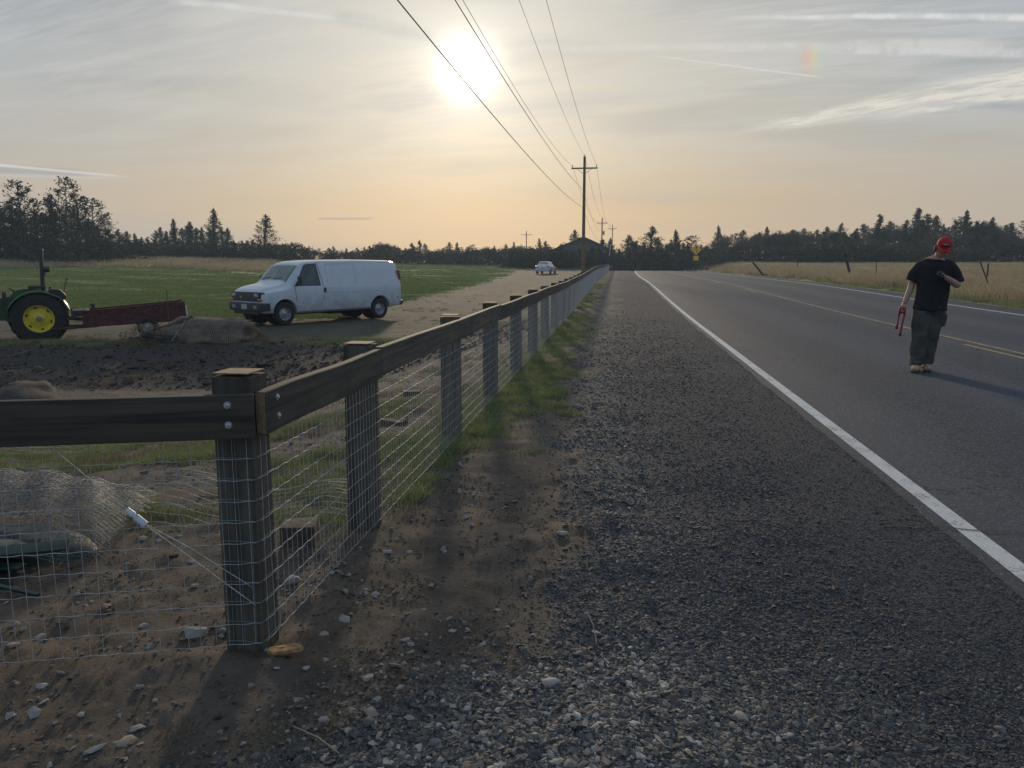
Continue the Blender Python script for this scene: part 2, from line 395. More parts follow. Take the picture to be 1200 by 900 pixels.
def masks(x, y):
    x = np.asarray(x, float); y = np.asarray(y, float)
    v = -math.sin(YAW)*x + math.cos(YAW)*y
    r = np.hypot(x, y); az_ = np.degrees(np.arctan2(x, y))
    w = fbm(x*.9, y*.9, 3)-.5; w2 = fbm(x*3, y*3, 8)-.5
    # gravel shoulder between the dirt verge and the road
    edge = -.42 + .9*w + .35*w2 - .50*sm(y, 2.8, 1.5) + .35*np.exp(-((y-4.0)/1.1)**2) - .12*sm(y, 8, 20)
    gravel = (sm(x, edge-.22, edge+.16)*.8+.2*sm(x, edge-.75, edge))*(x < 4)
    pale = np.exp(-((x-edge-.25)/.33)**2)*(.55+.45*sm(fbm(x*1.4, y*.8, 31), .40, .60))
    pale = np.clip(pale + .9*sm(y, 3.4, 2.0)*sm(x, -.9, -.3)*sm(x, 1.2, .5), 0, 1)*(x < 4)
    gn = fbm(x*.8, y*.8, 41, 5)
    strip = sm(x, -1.9, -1.35)*sm(x, -.56+.9*w+.6*w2, -.80+.9*w+.6*w2)*sm(y+4*w2, 5.6, 7.8)*(.6+.4*sm(fbm(x*4, y*2, 57), .40, .56))*sm(fbm(x*1.3, y*.45, 12), .30, .44)*(1-.5*sm(y, 22, 40))
    yard = (x < -1.2)*sm(gn, .49, .60)*(.3+.7*sm(fbm(x*2.6, y*2.6, 43), .42, .58))*sm(v, 3.6, 5.5)*sm(v, 14.5, 9)*.95
    s_ = FX-x
    crest = (x < -2)*np.exp(-((v-19.9)/.55)**2)*sm(fbm(x*.7, y*.7, 5), .30, .45)
    field_edge_v = 27.5 + 2.0*(fbm(x*.2, y*.2, 77)-.5)
    trackline = az_ + 7.6 + 16*np.exp(-(r-25)/22)          # the track fans toward the van
    infield = (x < -3)*sm(v, field_edge_v, field_edge_v+1.5)*sm(trackline, .8, -.8)
    track = (x < -1.8)*sm(v, 20.3, 21.5)*(1-infield)
    dryband = (x < -5)*sm(r + 6*(fbm(az_*.4, 0*az_, 4)-.5) + 30*sm(az_, -31, -24), 98, 104)*sm(az_, -22, -29)
    green = np.clip(strip+yard+crest, 0, 1)
    rdry = sm(x, 12.35, 12.9)*(y > -50)
    rgreen = rdry*sm(x + .8*(fbm(x*.5, y*.5, 9)-.5), 13.9, 13.2)*sm(fbm(x*.6, y*.25, 19), .30, .48)
    bank = (x < -1.9)*sm(v, 14.2, 15.2)*sm(v, 19.9, 19.3)
    return dict(gravel=gravel, pale=pale, green=green, infield=infield, track=track, dryband=dryband, rdry=rdry, rgreen=rgreen, bank=bank)
def H(x, y, fine=True):
    x = np.asarray(x, float); y = np.asarray(y, float)
    v = -math.sin(YAW)*x + math.cos(YAW)*y
    r = np.hypot(x, y); az_ = np.degrees(np.arctan2(x, y))
    rz = road_z(y)
    a = np.clip((-az_-9)/26, 0, 1)
    near_l = np.interp(v, [0, 3, 13, 15, 19.7, 30], [0, -.03, -.93, -1.0, -.56, -.56])
    far_a = np.interp(r, [30, 60, 100, 130, 200, 3000], [0, .30, .75, 1.3, 2.0, 2.5])
    far_b = np.interp(r, [30, 60, 100, 130, 200, 3000], [0, .45, 1.55, 2.8, 3.6, 3.6])
    zl = near_l + (far_a*(1-a)+far_b*a)
    zl = zl - .10*sm(-az_, 25, 38)*sm(v, 19, 22)*sm(v, 40, 26)
    zr = np.interp(r, [0, 50, 130, 200, 3000], [.0, .22, 1.5, 2.6, 2.6]) - .12*np.exp(-((x-13.4)/.8)**2)
    s_ = FX-x
    wl = sm(s_, .1, 4.0+.05*np.maximum(y, 0)); wr = sm(x, 12.4, 20)
    z = rz*(1-wl)*(1-wr) + zl*wl*(1-wr) + zr*wr
    if fine:
        off = np.clip(sm(x, 1.5, 1.1)+sm(x, 12.5, 13.2), 0, 1)
        near = sm(r, 60, 15)
        z = z + off*near*((fbm(x*1.3, y*1.3, 51)-.5)*.07 + (fbm(x*5, y*5, 61)-.5)*.060*sm(r, 30, 8)*(x < 0.2) + (np.abs(fbm(x*9, y*9, 67)-.5))*.045*sm(r, 12, 4)*(x < 0))
        z = z + off*(x < -1.6)*((fbm(x*.9, y*.9, 81)-.5)*.22*sm(v, 14, 15)*sm(v, 20.5, 19))
        z = z - .16*np.exp(-(np.hypot(x+1.0, y-1.55)/.55)**2)*0
    z = z - .05*sm(x, 1.76, 1.95)*sm(x, 12.35, 12.15)*(y > -60)*(y < 205)
    return z
def Hs(x, y): return float(H(np.array([x]), np.array([y]))[0])

def ground_material():
    m, s = bsdf_mat('ground_cover')
    P = s.node('ShaderNodeTexCoord').outputs['Object']
    A = lambda n: s.node('ShaderNodeAttribute', attribute_name=n).outputs['Fac']
    big = s.noise(P, .55, 5, .6); mid = s.noise(P, 4.5, 6, .65); finen = s.noise(P, 38, 6, .7); tiny = s.noise(P, 160, 3, .7)
    dirt = s.mix(s.ss(mid, .34, .66), (.095,.075,.058), (.165,.128,.096))
    dirt = s.mix(s.m('MULTIPLY', s.ss(big, .42, .62), .55), dirt, (.095,.088,.080))
    dirt = s.mix(s.m('MULTIPLY', s.ss(finen, .52, .70), .5), dirt, (.15,.13,.105))
    dirt = s.mix(s.m('MULTIPLY', s.ss(tiny, .40, .28), .6), dirt, (.06,.05,.04))
    dirt = s.mix(s.m('MULTIPLY', A('bank'), .88), dirt, s.mix(s.ss(finen, .4, .65), (.030,.027,.026), (.060,.054,.048)))
    vor = s.node('ShaderNodeTexVoronoi', {'Vector': P, 'Scale': 75.0})
    vsep = s.xyz(vor.outputs['Color'])[0]
    grav = s.mix(vsep, (.040,.043,.050), (.098,.103,.112))
    grav = s.mix(s.m('MULTIPLY', s.ss(mid, .5, .72), .5), grav, (.055,.055,.055))
    grav = s.mix(s.m('MULTIPLY', A('pale'), s.m('MULTIPLY', vsep, .75)), grav, (.30,.27,.23))
    c = s.mix(s.ss(s.m('ADD', A('gravel'), s.m('MULTIPLY', s.m('SUBTRACT', finen, .5), .5)), .35, .65), dirt, grav)
    gfield = s.mix(s.ss(mid, .35, .65), (.12,.165,.06), (.19,.24,.10))
    gfield = s.mix(s.m('MULTIPLY', s.ss(s.noise(s.vm('MULTIPLY', P, (.5, 1.5, 1)), .10, 5, .6), .47, .60), .5), gfield, (.085,.085,.05))
    ggrass = s.mix(s.ss(finen, .35, .65), (.11,.145,.055), (.19,.20,.09))
    c = s.mix(s.m('MULTIPLY', A('green'), .8), c, ggrass)
    trk = s.mix(s.ss(s.noise(s.vm('MULTIPLY', P, (1, .35, 1)), .5, 5, .6), .36, .62), (.060,.058,.044), (.105,.093,.074))
    trk = s.mix(s.m('MULTIPLY', s.ss(mid, .42, .62), .6), trk, (.085,.095,.050))
    trk = s.mix(s.m('MULTIPLY', s.ss(s.noise(s.vm('MULTIPLY', P, (1, .22, 1)), 1.3, 4, .6), .48, .58), .55), trk, (.075,.062,.048))
    c = s.mix(A('track'), c, trk)
    c = s.mix(A('infield'), c, gfield)
    dry = s.mix(s.ss(mid, .35, .65), (.27,.21,.13), (.46,.37,.24))
    dry = s.mix(s.m('MULTIPLY', s.ss(s.noise(s.vm('MULTIPLY', P, (.3, 1, 1)), .06, 4, .6), .5, .6), .35), dry, (.20,.16,.09))
    c = s.mix(A('dryband'), c, dry)
    c = s.mix(A('rdry'), c, dry)
    c = s.mix(s.m('MULTIPLY', A('rgreen'), .9), c, (.09,.125,.035))
    hgt = s.m('ADD', s.m('ADD', s.m('MULTIPLY', finen, .5), s.m('MULTIPLY', tiny, .22)), s.m('MULTIPLY', s.m('MULTIPLY', vor.outputs['Distance'], A('gravel')), -.6))
    nr = s.node('ShaderNodeBump', {'Height': hgt, 'Strength': 1.0, 'Distance': .030}).outputs[0]
    finish(s, c, .92, 0, nr, .25)
    return m
GROUND = ground_material()

def build_ground():
    fa = np.radians(np.concatenate([np.arange(-60, 44, .28), np.arange(44, 300, 3.0)]))
    rr = np.concatenate([[.0, .15, .3, .45, .6, .75], np.exp(np.arange(math.log(.9), math.log(60), .0125)), np.exp(np.arange(math.log(60.5), math.log(4000), .045))])
    Rr, Aa = np.meshgrid(rr, fa, indexing='ij')
    X = Rr*np.sin(Aa); Y = Rr*np.cos(Aa); Z = H(X, Y)
    mk = masks(X, Y)
    nr_, na = X.shape
    idx = np.arange(nr_*na).reshape(nr_, na)
    a = idx[:-1, :]; b = idx[1:, :]
    F = np.stack([a, np.roll(a, -1, 1), np.roll(b, -1, 1), b], -1).reshape(-1, 4)
    V = np.stack([X.ravel(), Y.ravel(), Z.ravel()], 1)
    att = {k: v.ravel() for k, v in mk.items()}
    fm = {k: v[F[:, 0]] for k, v in att.items()}; cx = V[F[:, 0], 0]; cy = V[F[:, 0], 1]
    reg = np.zeros(len(F), int)
    reg[(fm['gravel'] > .5)] = 1
    reg[(fm['track'] > .5)] = 2
    reg[(fm['infield'] > .5)] = 3
    reg[(fm['dryband'] > .5)] = 4
    reg[(fm['rdry'] > .5)] = 5
    reg[(fm['bank'] > .5)] = 6
    names = ['dirt_ground', 'gravel_shoulder', 'farm_track', 'green_field', 'dry_grass_bank', 'dry_grass_field', 'earth_bank']
    for i, nme in enumerate(names):
        f = F[reg == i]
        if not len(f): continue
        us, inv_ = np.unique(f, return_inverse=True)
        o = np_mesh(nme, V[us], inv_.reshape(f.shape), GROUND, None, {k: v[us] for k, v in att.items()}, True)
        o['kind'] = 'structure'
build_ground()

# ---------------------------------------------------------------- road and its markings
def road_material():
    m, s = bsdf_mat('asphalt')
    P = s.node('ShaderNodeTexCoord').outputs['Object']
    x, y, z = s.xyz(P)
    a = s.noise(P, 120, 4, .8); b = s.noise(s.vm('MULTIPLY', P, (1, .12, 1)), .9, 5, .6); c_ = s.noise(P, .35, 4, .6)
    c = s.mix(s.ss(a, .3, .7), (.024,.033,.048), (.058,.072,.097))
    # wheel paths polished paler, oil line darker between them: wear that runs with the lanes
    lane = s.m('ABSOLUTE', s.m('SUBTRACT', s.m('MODULO', s.m('ADD', x, .05), 2.2), 1.1))
    c = s.mix(s.m('MULTIPLY', s.ss(s.m('ADD', lane, s.m('MULTIPLY', s.m('SUBTRACT', b, .5), 1.2)), .2, .9), .5), c, (.084,.094,.116))
    c = s.mix(s.m('MULTIPLY', s.ss(b, .45, .7), .35), c, (.045,.050,.060))
    c = s.mix(s.m('MULTIPLY', s.ss(s.m('ADD', x, s.m('MULTIPLY', s.m('SUBTRACT', s.noise(P, 3, 5, .7), .5), .5)), 1.95, 1.55), .3), c, (.075,.073,.072))
    wob_ = s.vm('ADD', P, s.vscale(s.noise(P, 2.2, 5, .7, 0, 1), .9))
    ck_ = s.node('ShaderNodeTexVoronoi', {'Vector': s.vm('MULTIPLY', wob_, (.30, .13, 1)), 'Scale': 1.0}, feature='DISTANCE_TO_EDGE')
    c = s.mix(s.m('MULTIPLY', s.m('SUBTRACT', 1, s.ss(ck_.outputs['Distance'], .0015, .0045)), .85), c, (.012,.013,.015))
    agg = s.node('ShaderNodeTexVoronoi', {'Vector': P, 'Scale': 95.0})
    c = s.mix(s.m('MULTIPLY', s.ss(s.xyz(agg.outputs['Color'])[0], .80, .95), .6), c, (.20,.20,.20))
    vor = s.node('ShaderNodeTexVoronoi', {'Vector': P, 'Scale': 140.0})
    nr = s.node('ShaderNodeBump', {'Height': s.m('ADD', a, vor.outputs['Distance']), 'Strength': .55, 'Distance': .006}).outputs[0]
    finish(s, c, .85, 0, nr, .18)
    return m
def paint_material(name, c, wear):
    m, s = bsdf_mat(name)
    P = s.node('ShaderNodeTexCoord').outputs['Object']
    a = s.noise(P, 90, 5, .75); b = s.noise(P, 5, 4, .6)
    f = s.ss(s.m('ADD', a, s.m('MULTIPLY', s.m('SUBTRACT', b, .5), .5)), wear, wear+.14)
    col_ = s.mix(f, (.10,.10,.10), c)
    nr = s.node('ShaderNodeBump', {'Height': a, 'Strength': .5, 'Distance': .005}).outputs[0]
    finish(s, col_, .75, 0, nr, .3)
    return m
ys = np.concatenate([np.arange(-40, 0, 4), np.arange(0, 20, .5), np.arange(20, 210, 1.5)])
def strip(name, x0f, x1f, lift, m, y0=-40, y1=205, parent=None, kind='structure', thick=True, nx=1):
    yy = np.concatenate([[y0], ys[(ys > y0) & (ys < y1)], [y1]])
    cols = []
    for k in range(nx+1):
        t = k/nx; xx = x0f(yy)*(1-t)+x1f(yy)*t
        cols.append(np.stack([xx, yy, road_z(yy)+lift], 1))
    if thick:   # edges turned down into the ground
        e0 = cols[0].copy(); e0[:, 2] -= .08; e0[:, 0] -= .05; e1 = cols[-1].copy(); e1[:, 2] -= .08; e1[:, 0] += .05
        cols = [e0]+cols+[e1]
    n = len(yy); V = np.concatenate(cols); F = []
    for k in range(len(cols)-1):
        i = np.arange(n-1); F.append(np.stack([k*n+i, (k+1)*n+i, (k+1)*n+i+1, k*n+i+1], 1))
    o = np_mesh(name, V, np.concatenate(F), m, parent, None, True)
    if kind: o['kind'] = kind
    return o
bend = lambda y: np.maximum(np.asarray(y, float)-60, 0)**2*.00022       # the road drifts a little to the right far away
eg = lambda y: 1.80 + .10*(fbm(np.asarray(y)*1.7, 0*np.asarray(y), 5)-.5)
strip('road', lambda y: eg(y)+bend(y), lambda y: 12.35+bend(y)+0*y, 0.0, road_material(), nx=4)
WPAINT = paint_material('white_road_paint', (.62,.62,.60), .33)
YPAINT = paint_material('yellow_road_paint', (.46,.35,.12), .42)
def line(name, x, w, m, y0=-38, y1=200):
    return strip(name, lambda y: x-w/2+bend(y), lambda y: x+w/2+bend(y), .005, m, y0, y1, thick=False)
line('white_edge_line', 1.93, .112, WPAINT)
line('white_edge_line', 11.15, .125, WPAINT)
line('yellow_centre_line', 6.50, .095, YPAINT)
for y0, y1 in ((-20, -10), (-8, 14.7), (36.2, 39.4), (48.4, 51.5), (60.6, 63.7), (72.8, 76)):
    line('yellow_dash_line', 6.20, .095, YPAINT, y0, y1)
# crack across the edge line
bm = BM(); pr = None
for i in range(26):
    t = i/25; x = 1.45 + 1.4*t; y = 4.30 + .10*t + .03*math.sin(9*t) + .012*math.sin(31*t)
    w = .006*(1-t*.8)+.002
    a_, b_ = bm.verts.new((x, y-w, float(road_z(y))+.009)), bm.verts.new((x, y+w, float(road_z(y))+.009))
    if pr: bm.faces.new((pr[0], a_, b_, pr[1]))
    pr = (a_, b_)
ck = obj('road_crack', bm, mat('crack_tar', (.02,.02,.02), .9)); ck['kind'] = 'structure'

# ---------------------------------------------------------------- scatter (uncountable stuff only)
def scatter(name, P, scl, yaw, protos, tone=None, tilt=None):
    n = len(P)
    me = bpy.data.meshes.new(name); me.vertices.add(n); me.vertices.foreach_set('co', np.asarray(P, 'f').ravel())
    at = me.attributes.new('scl', 'FLOAT_VECTOR', 'POINT'); at.data.foreach_set('vector', np.asarray(scl, 'f').ravel())
    rot_ = np.zeros((n, 3), 'f'); rot_[:, 2] = yaw
    if tilt is not None: rot_[:, 0] = tilt[:, 0]; rot_[:, 1] = tilt[:, 1]
    at = me.attributes.new('rot', 'FLOAT_VECTOR', 'POINT'); at.data.foreach_set('vector', rot_.ravel())
    at = me.attributes.new('tone', 'FLOAT', 'POINT'); at.data.foreach_set('value', np.asarray(tone if tone is not None else RNG.random(n), 'f'))
    o = bpy.data.objects.new(name, me); link(o); o['kind'] = 'stuff'
    pc = bpy.data.collections.new(name+'_pieces')
    for p in protos: pc.objects.link(p)
    ng = bpy.data.node_groups.new(name, 'GeometryNodeTree')
    ng.interface.new_socket('Geometry', in_out='INPUT', socket_type='NodeSocketGeometry')
    ng.interface.new_socket('Geometry', in_out='OUTPUT', socket_type='NodeSocketGeometry')
    N = ng.nodes; L = ng.links
    gi = N.new('NodeGroupInput'); go = N.new('NodeGroupOutput'); io = N.new('GeometryNodeInstanceOnPoints')
    ci = N.new('GeometryNodeCollectionInfo'); ci.inputs['Collection'].default_value = pc
    ci.inputs['Separate Children'].default_value = True; ci.inputs['Reset Children'].default_value = True
    def attr(nm, t):
        q = N.new('GeometryNodeInputNamedAttribute'); q.data_type = t; q.inputs[0].default_value = nm
        return next(x for x in q.outputs if x.enabled and x.name == 'Attribute')
    ri = N.new('FunctionNodeRandomValue'); ri.data_type = 'INT'
    for sck in ri.inputs:
        if sck.type == 'INT' and sck.name == 'Max' : sck.default_value = len(protos)-1
    e2r = N.new('FunctionNodeEulerToRotation')
    L.new(attr('rot', 'FLOAT_VECTOR'), e2r.inputs[0])
    L.new(gi.outputs[0], io.inputs['Points']); L.new(ci.outputs[0], io.inputs['Instance'])
    io.inputs['Pick Instance'].default_value = True
    L.new(next(x for x in ri.outputs if x.type == 'INT'), io.inputs['Instance Index'])
    L.new(e2r.outputs[0], io.inputs['Rotation']); L.new(attr('scl', 'FLOAT_VECTOR'), io.inputs['Scale'])
    L.new(io.outputs[0], go.inputs[0])
    md = o.modifiers.new('scatter', 'NODES'); md.node_group = ng
    return o
def proto(name, bm, m, smooth=None):
    me = bpy.data.meshes.new(name); bm.normal_update(); bm.to_mesh(me); bm.free(); me.materials.append(m)
    if smooth is not None: smooth_mesh(me, smooth)
    return bpy.data.objects.new(name, me)

def pebble_material():
    m, s = bsdf_mat('pebble_stone')
    oi = s.node('ShaderNodeObjectInfo')
    tone = s.node('ShaderNodeAttribute', attribute_name='tone', attribute_type='INSTANCER').outputs['Fac']
    P = s.node('ShaderNodeTexCoord').outputs['Object']
    c = s.ramp(tone, [(0, (.040,.041,.045)), (.35, (.078,.079,.083)), (.6, (.140,.135,.126)), (.8, (.26,.225,.18)), (1, (.46,.43,.38))])
    c = s.mix(s.m('MULTIPLY', s.ss(oi.outputs['Random'], .80, .95), .5), c, (.20,.13,.09))
    c = s.mix(s.m('MULTIPLY', s.ss(s.noise(P, 2.5, 4, .6), .4, .7), .5), c, s.vscale(c, .55))
    finish(s, c, .8, 0, None, .3)
    return m
PEB = pebble_material()
def pebble(i, sub=1, flat=.6, ang=.3):
    rd = random.Random(i); bm = BM()
    bmesh.ops.create_icosphere(bm, subdivisions=sub, radius=.5)
    for v in bm.verts:
        n = mnoise.noise(v.co*2.3 + Vector((i*7.1, 0, 0)))
        v.co *= 1 + ang*n*2; v.co.z *= flat; v.co.x *= 1.25
    return proto('pebble_shape', bm, PEB, 180 if ang < .35 else None)
def wedge(n, r0, r1, a0, a1, rng=RNG):
    """points spread evenly over the picture rather than over the ground: thinner with distance"""
    rr = np.exp(rng.uniform(math.log(r0), math.log(r1), n)); aa = np.radians(rng.uniform(a0, a1, n))
    return rr*np.sin(aa), rr*np.cos(aa), rr
pebs = [pebble(i, 1, .62, .42) for i in range(7)]
x, y, r = wedge(780000, 1.35, 34, -36, 32)
mk = masks(x, y); keep = (x < 1.86+.14*RNG.random(len(x))**2) & (RNG.random(len(x)) < mk['gravel']**1.3*np.clip(.55+.45*fbm(x*2, y*2, 71)*1.6-.3, .2, 1)*sm(x, 2.3, 1.8)*(.12+.88*sm(r, 24, 10)))
x, y, r = x[keep], y[keep], r[keep]; pale = mk['pale'][keep]
sz = np.exp(RNG.normal(math.log(.0068), .48, len(x)))*(1+.9*sm(r, 3, 22)) * (1+.8*pale*(RNG.random(len(x)) < .25))
sz = np.clip(sz, .003, .030)*(1-.30*sm(x, .9, 1.5))
tn = np.clip(RNG.normal(.38, .14, len(x)) + pale*RNG.random(len(x))**1.8*.62, 0, 1)
scatter('gravel', np.stack([x, y, H(x, y)+sz*.12], 1), np.stack([sz]*3, 1)*RNG.uniform(.75, 1.25, (len(x), 3)), RNG.uniform(0, 6.28, len(x)), pebs, tn, RNG.normal(0, .3, (len(x), 2)))
# pebbles and crumbs of soil on the dirt
def soil_mat():
    m, s = bsdf_mat('soil_clod')
    tone = s.node('ShaderNodeAttribute', attribute_name='tone', attribute_type='INSTANCER').outputs['Fac']
    c = s.ramp(tone, [(0, (.040,.034,.030)), (.22, (.085,.066,.050)), (.5, (.14,.11,.083)), (.8, (.17,.145,.115)), (.9, (.22,.20,.175)), (1, (.30,.28,.25))])
    finish(s, c, .95, 0, None, .2); return m
SOIL = soil_mat()
def clod(i):
    o = pebble(100+i, 1, .6, .5); o.name = 'clod_shape'; o.data.materials[0] = SOIL; return o
clods = [clod(i) for i in range(5)]
x, y, r = wedge(110000, 1.3, 24, -50, 8)
mk = masks(x, y); keep = (x < .8) & (RNG.random(len(x)) < (1-mk['gravel'])*(.12+.8*sm(fbm(x*1.6, y*1.6, 91), .46, .66)+.8*mk['bank']))
x, y, r = x[keep], y[keep], r[keep]
sz = np.clip(np.exp(RNG.normal(math.log(.0065), .5, len(x))), .003, .035)*(1+.5*sm(r, 4, 14))*(1+3.0*mk['bank'][keep]*RNG.random(len(x)))
tn = np.clip(RNG.normal(.45, .22, len(x)) + (RNG.random(len(x)) < .16)*.45, 0, 1); sz = sz*(1+1.3*(tn > .85)*RNG.random(len(x))); tn = tn*(1-.85*mk['bank'][keep])
scatter('soil_crumbs', np.stack([x, y, H(x, y)+sz*.1], 1), np.stack([sz]*3, 1)*RNG.uniform(.7, 1.3, (len(x), 3)), RNG.uniform(0, 6.28, len(x)), clods, tn, RNG.normal(0, .3, (len(x), 2)))

# grass tufts
def tuft(i, n, hgt, spread, w, m, lean=.5, seg=2):
    rd = random.Random(i*13+5); bm = BM()
    for k in range(n):
        a = rd.uniform(0, 6.28); q = spread*math.sqrt(rd.random()); bx, by = q*math.cos(a), q*math.sin(a)
        hh = hgt*rd.uniform(.45, 1.1); la = a + rd.uniform(-1, 1); le = hh*lean*rd.uniform(.2, 1.2)
        pa = rd.uniform(0, 3.14); ww = w*rd.uniform(.6, 1.3)
        px, py = math.cos(pa)*ww, math.sin(pa)*ww
        prev = (bm.verts.new((bx-px, by-py, -.01)), bm.verts.new((bx+px, by+py, -.01)))
        for j in range(1, seg+1):
            t = j/seg; cx_, cy_, cz = bx+math.cos(la)*le*t*t, by+math.sin(la)*le*t*t, hh*(t-.25*t*t*lean)
            k_ = 1-t*.8
            if j < seg:
                cur = (bm.verts.new((cx_-px*k_, cy_-py*k_, cz)), bm.verts.new((cx_+px*k_, cy_+py*k_, cz)))
                bm.faces.new((prev[0], prev[1], cur[1], cur[0])); prev = cur
            else:
                bm.faces.new((prev[0], prev[1], bm.verts.new((cx_, cy_, cz))))
    return proto('tuft_shape', bm, m)
short = [tuft(i, 46, .075, .075, .0018, GRASS, .9) for i in range(5)]
x, y, r = wedge(90000, 3.2, 45, -46, 0)
mk = masks(x, y); keep = (RNG.random(len(x)) < mk['green']**1.3*.75*(.45+.55*sm(fbm(x*3, y*3, 95), .35, .6)))
x, y, r = x[keep], y[keep], r[keep]
s3 = RNG.uniform(.5, 1.15, len(x))*(1+.9*sm(r, 7, 30))
scatter('green_grass', np.stack([x, y, H(x, y)], 1), np.stack([s3*1.2, s3*1.2, s3], 1), RNG.uniform(0, 6.28, len(x)), short)
fieldt = [tuft(20+i, 40, .10, .30, .006, FIELD_GRASS, .8) for i in range(4)]
x, y, r = wedge(38000, 25, 150, -48, -5)
mk = masks(x, y); keep = RNG.random(len(x)) < mk['infield']*(1-mk['dryband'])*(.3+.7*sm(fbm(x*.15, y*.5, 15), .36, .54))
x, y, r = x[keep], y[keep], r[keep]; s3 = RNG.uniform(.6, 1.3, len(x))*(1+.012*r)
scatter('field_grass', np.stack([x, y, H(x, y)], 1), np.stack([s3*1.3, s3*1.3, s3*.7], 1), RNG.uniform(0, 6.28, len(x)), fieldt)
dryt = [tuft(40+i, 46, .48, .22, .0045, DRY, .7, 3) for i in range(5)]
x, y, r = wedge(60000, 19, 190, 3, 42)
mk = masks(x, y); keep = (RNG.random(len(x)) < mk['rdry']*sm(x, 13.2, 14.4)*(.25+.75*sm(fbm(x*.3, y*.3, 25), .38, .55)))&(x > 13.0)
x, y, r = x[keep], y[keep], r[keep]; edge_tall = 1.05*sm(x, 20, 14.5)+.45
s3 = RNG.uniform(.6, 1.25, len(x))*edge_tall
scatter('dry_grass', np.stack([x, y, H(x, y)], 1), np.stack([np.maximum(s3, .8)*1.2*(1+.004*r)]*2+[s3], 1), RNG.uniform(0, 6.28, len(x)), dryt)
gv = [tuft(60+i, 60, .17, .20, .005, GRASS, .8) for i in range(3)]
x, y, r = wedge(30000, 18, 110, 4, 40)
mk = masks(x, y); keep = (RNG.random(len(x)) < mk['rgreen']) & (x > 12.6)
x, y, r = x[keep], y[keep], r[keep]; s3 = RNG.uniform(.6, 1.3, len(x))
scatter('verge_grass', np.stack([x, y, H(x, y)], 1), np.stack([s3, s3, s3], 1), RNG.uniform(0, 6.28, len(x)), gv)
wd = [tuft(80+i, 40, .30, .25, .006, WEED, 1.0, 3) for i in range(3)]
x, y, r = wedge(9000, 90, 135, -48, -10)
mk = masks(x, y); keep = RNG.random(len(x)) < mk['dryband']*.8
x, y = x[keep], y[keep]; s3 = RNG.uniform(.8, 1.8, len(x))
scatter('dry_bank_grass', np.stack([x, y, H(x, y)], 1), np.stack([s3*1.8, s3*1.8, s3], 1), RNG.uniform(0, 6.28, len(x)), [tuft(90+i, 40, .45, .3, .008, DRY, .8) for i in range(3)])
x, y, r = wedge(16000, 7, 60, -46, -2)
v_ = -math.sin(YAW)*x + math.cos(YAW)*y
keep = (x < -1.6) & (RNG.random(len(x)) < (np.exp(-((v_-20.0)/.8)**2)*.8 + .22*sm(fbm(x*.5, y*.5, 35), .5, .62)))
x, y = x[keep], y[keep]; s3 = RNG.uniform(.2, .6, len(x))
x2, y2, r2 = wedge(5000, 1.6, 14, -48, 2); m2 = masks(x2, y2); k2 = (x2 < -.2) & (RNG.random(len(x2)) < (1-m2['gravel'])*.35*sm(fbm(x2*2, y2*2, 44), .45, .6)); s2 = RNG.uniform(.05, .16, k2.sum())
x, y, s3 = np.concatenate([x, x2[k2]]), np.concatenate([y, y2[k2]]), np.concatenate([s3, s2])
scatter('dead_weeds', np.stack([x, y, H(x, y)], 1), np.stack([s3, s3, s3*.7], 1), RNG.uniform(0, 6.28, len(x)), wd)

# ================================================================ fences
def fence_wire(parent, A, B, zf, x_sp, hs, name='wire_mesh', amp=.004, r=.0013, far=60, m=WIRE):
    """welded stock mesh from A to B (plan points); zf gives the ground under it"""
    A, B = np.array(A), np.array(B); L = np.linalg.norm(B-A); u_ = (B-A)/L; nrm = np.array([-u_[1], u_[0]])
    V = []; F = []
    def bar(P, rad):
        P = np.array(P); n = len(P); base_ = sum(len(q) for q in V)
        t = np.gradient(P, axis=0); t /= np.linalg.norm(t, axis=1)[:, None]
        a = np.cross(t, np.array([.3, .5, .81])); a /= np.linalg.norm(a, axis=1)[:, None]; b = np.cross(t, a)
        ring = np.stack([P+rad*(a*math.cos(k*2.0944)+b*math.sin(k*2.0944)) for k in range(3)], 1).reshape(-1, 3)
        V.append(ring)
        for i in range(n-1):
            for k in range(3):
                F.append((base_+3*i+k, base_+3*i+(k+1) % 3, base_+3*i+3+(k+1) % 3, base_+3*i+3+k))
    wave = lambda s_, z_: amp*4*(vnoise(s_*1.1, z_*3, 5)-.5) + amp*2*(vnoise(s_*9, z_*9+3, 6)-.5)
    for hz in hs:
        s_ = np.concatenate([np.arange(0, min(L, 22), .024), np.arange(22, L, .5) if L > 22 else [], [L]])
        # little crimps between the stays
        cr = .0016*np.sign(np.sin(s_*math.pi/x_sp*1.0))*(s_ < 22)
        o_ = wave(s_, hz); P = np.stack([A[0]+u_[0]*s_+nrm[0]*o_, A[1]+u_[1]*s_+nrm[1]*o_, zf(s_)+hz+cr+.004*(vnoise(s_*1.5, hz*7, 9)-.5)], 1)
        bar(P, r)
    s_ = 0.02
    while s_ < L:
        q = np.array([hs[0], hs[len(hs)//2], hs[-1]+.01]); jj = np.full(3, s_) + np.array([.006, .0, -.006])*(random.random()-.5)*2
        o_ = wave(jj, q); P = np.stack([A[0]+u_[0]*jj+nrm[0]*o_, A[1]+u_[1]*jj+nrm[1]*o_, zf(jj)+q], 1)
        bar(P, r*.85 if s_ < 30 else r*1.2)
        s_ += x_sp if s_ < far else x_sp*2
    V_ = np.concatenate(V); o = np_mesh(name, V_, np.array(F), m, parent, None, True)
    return o

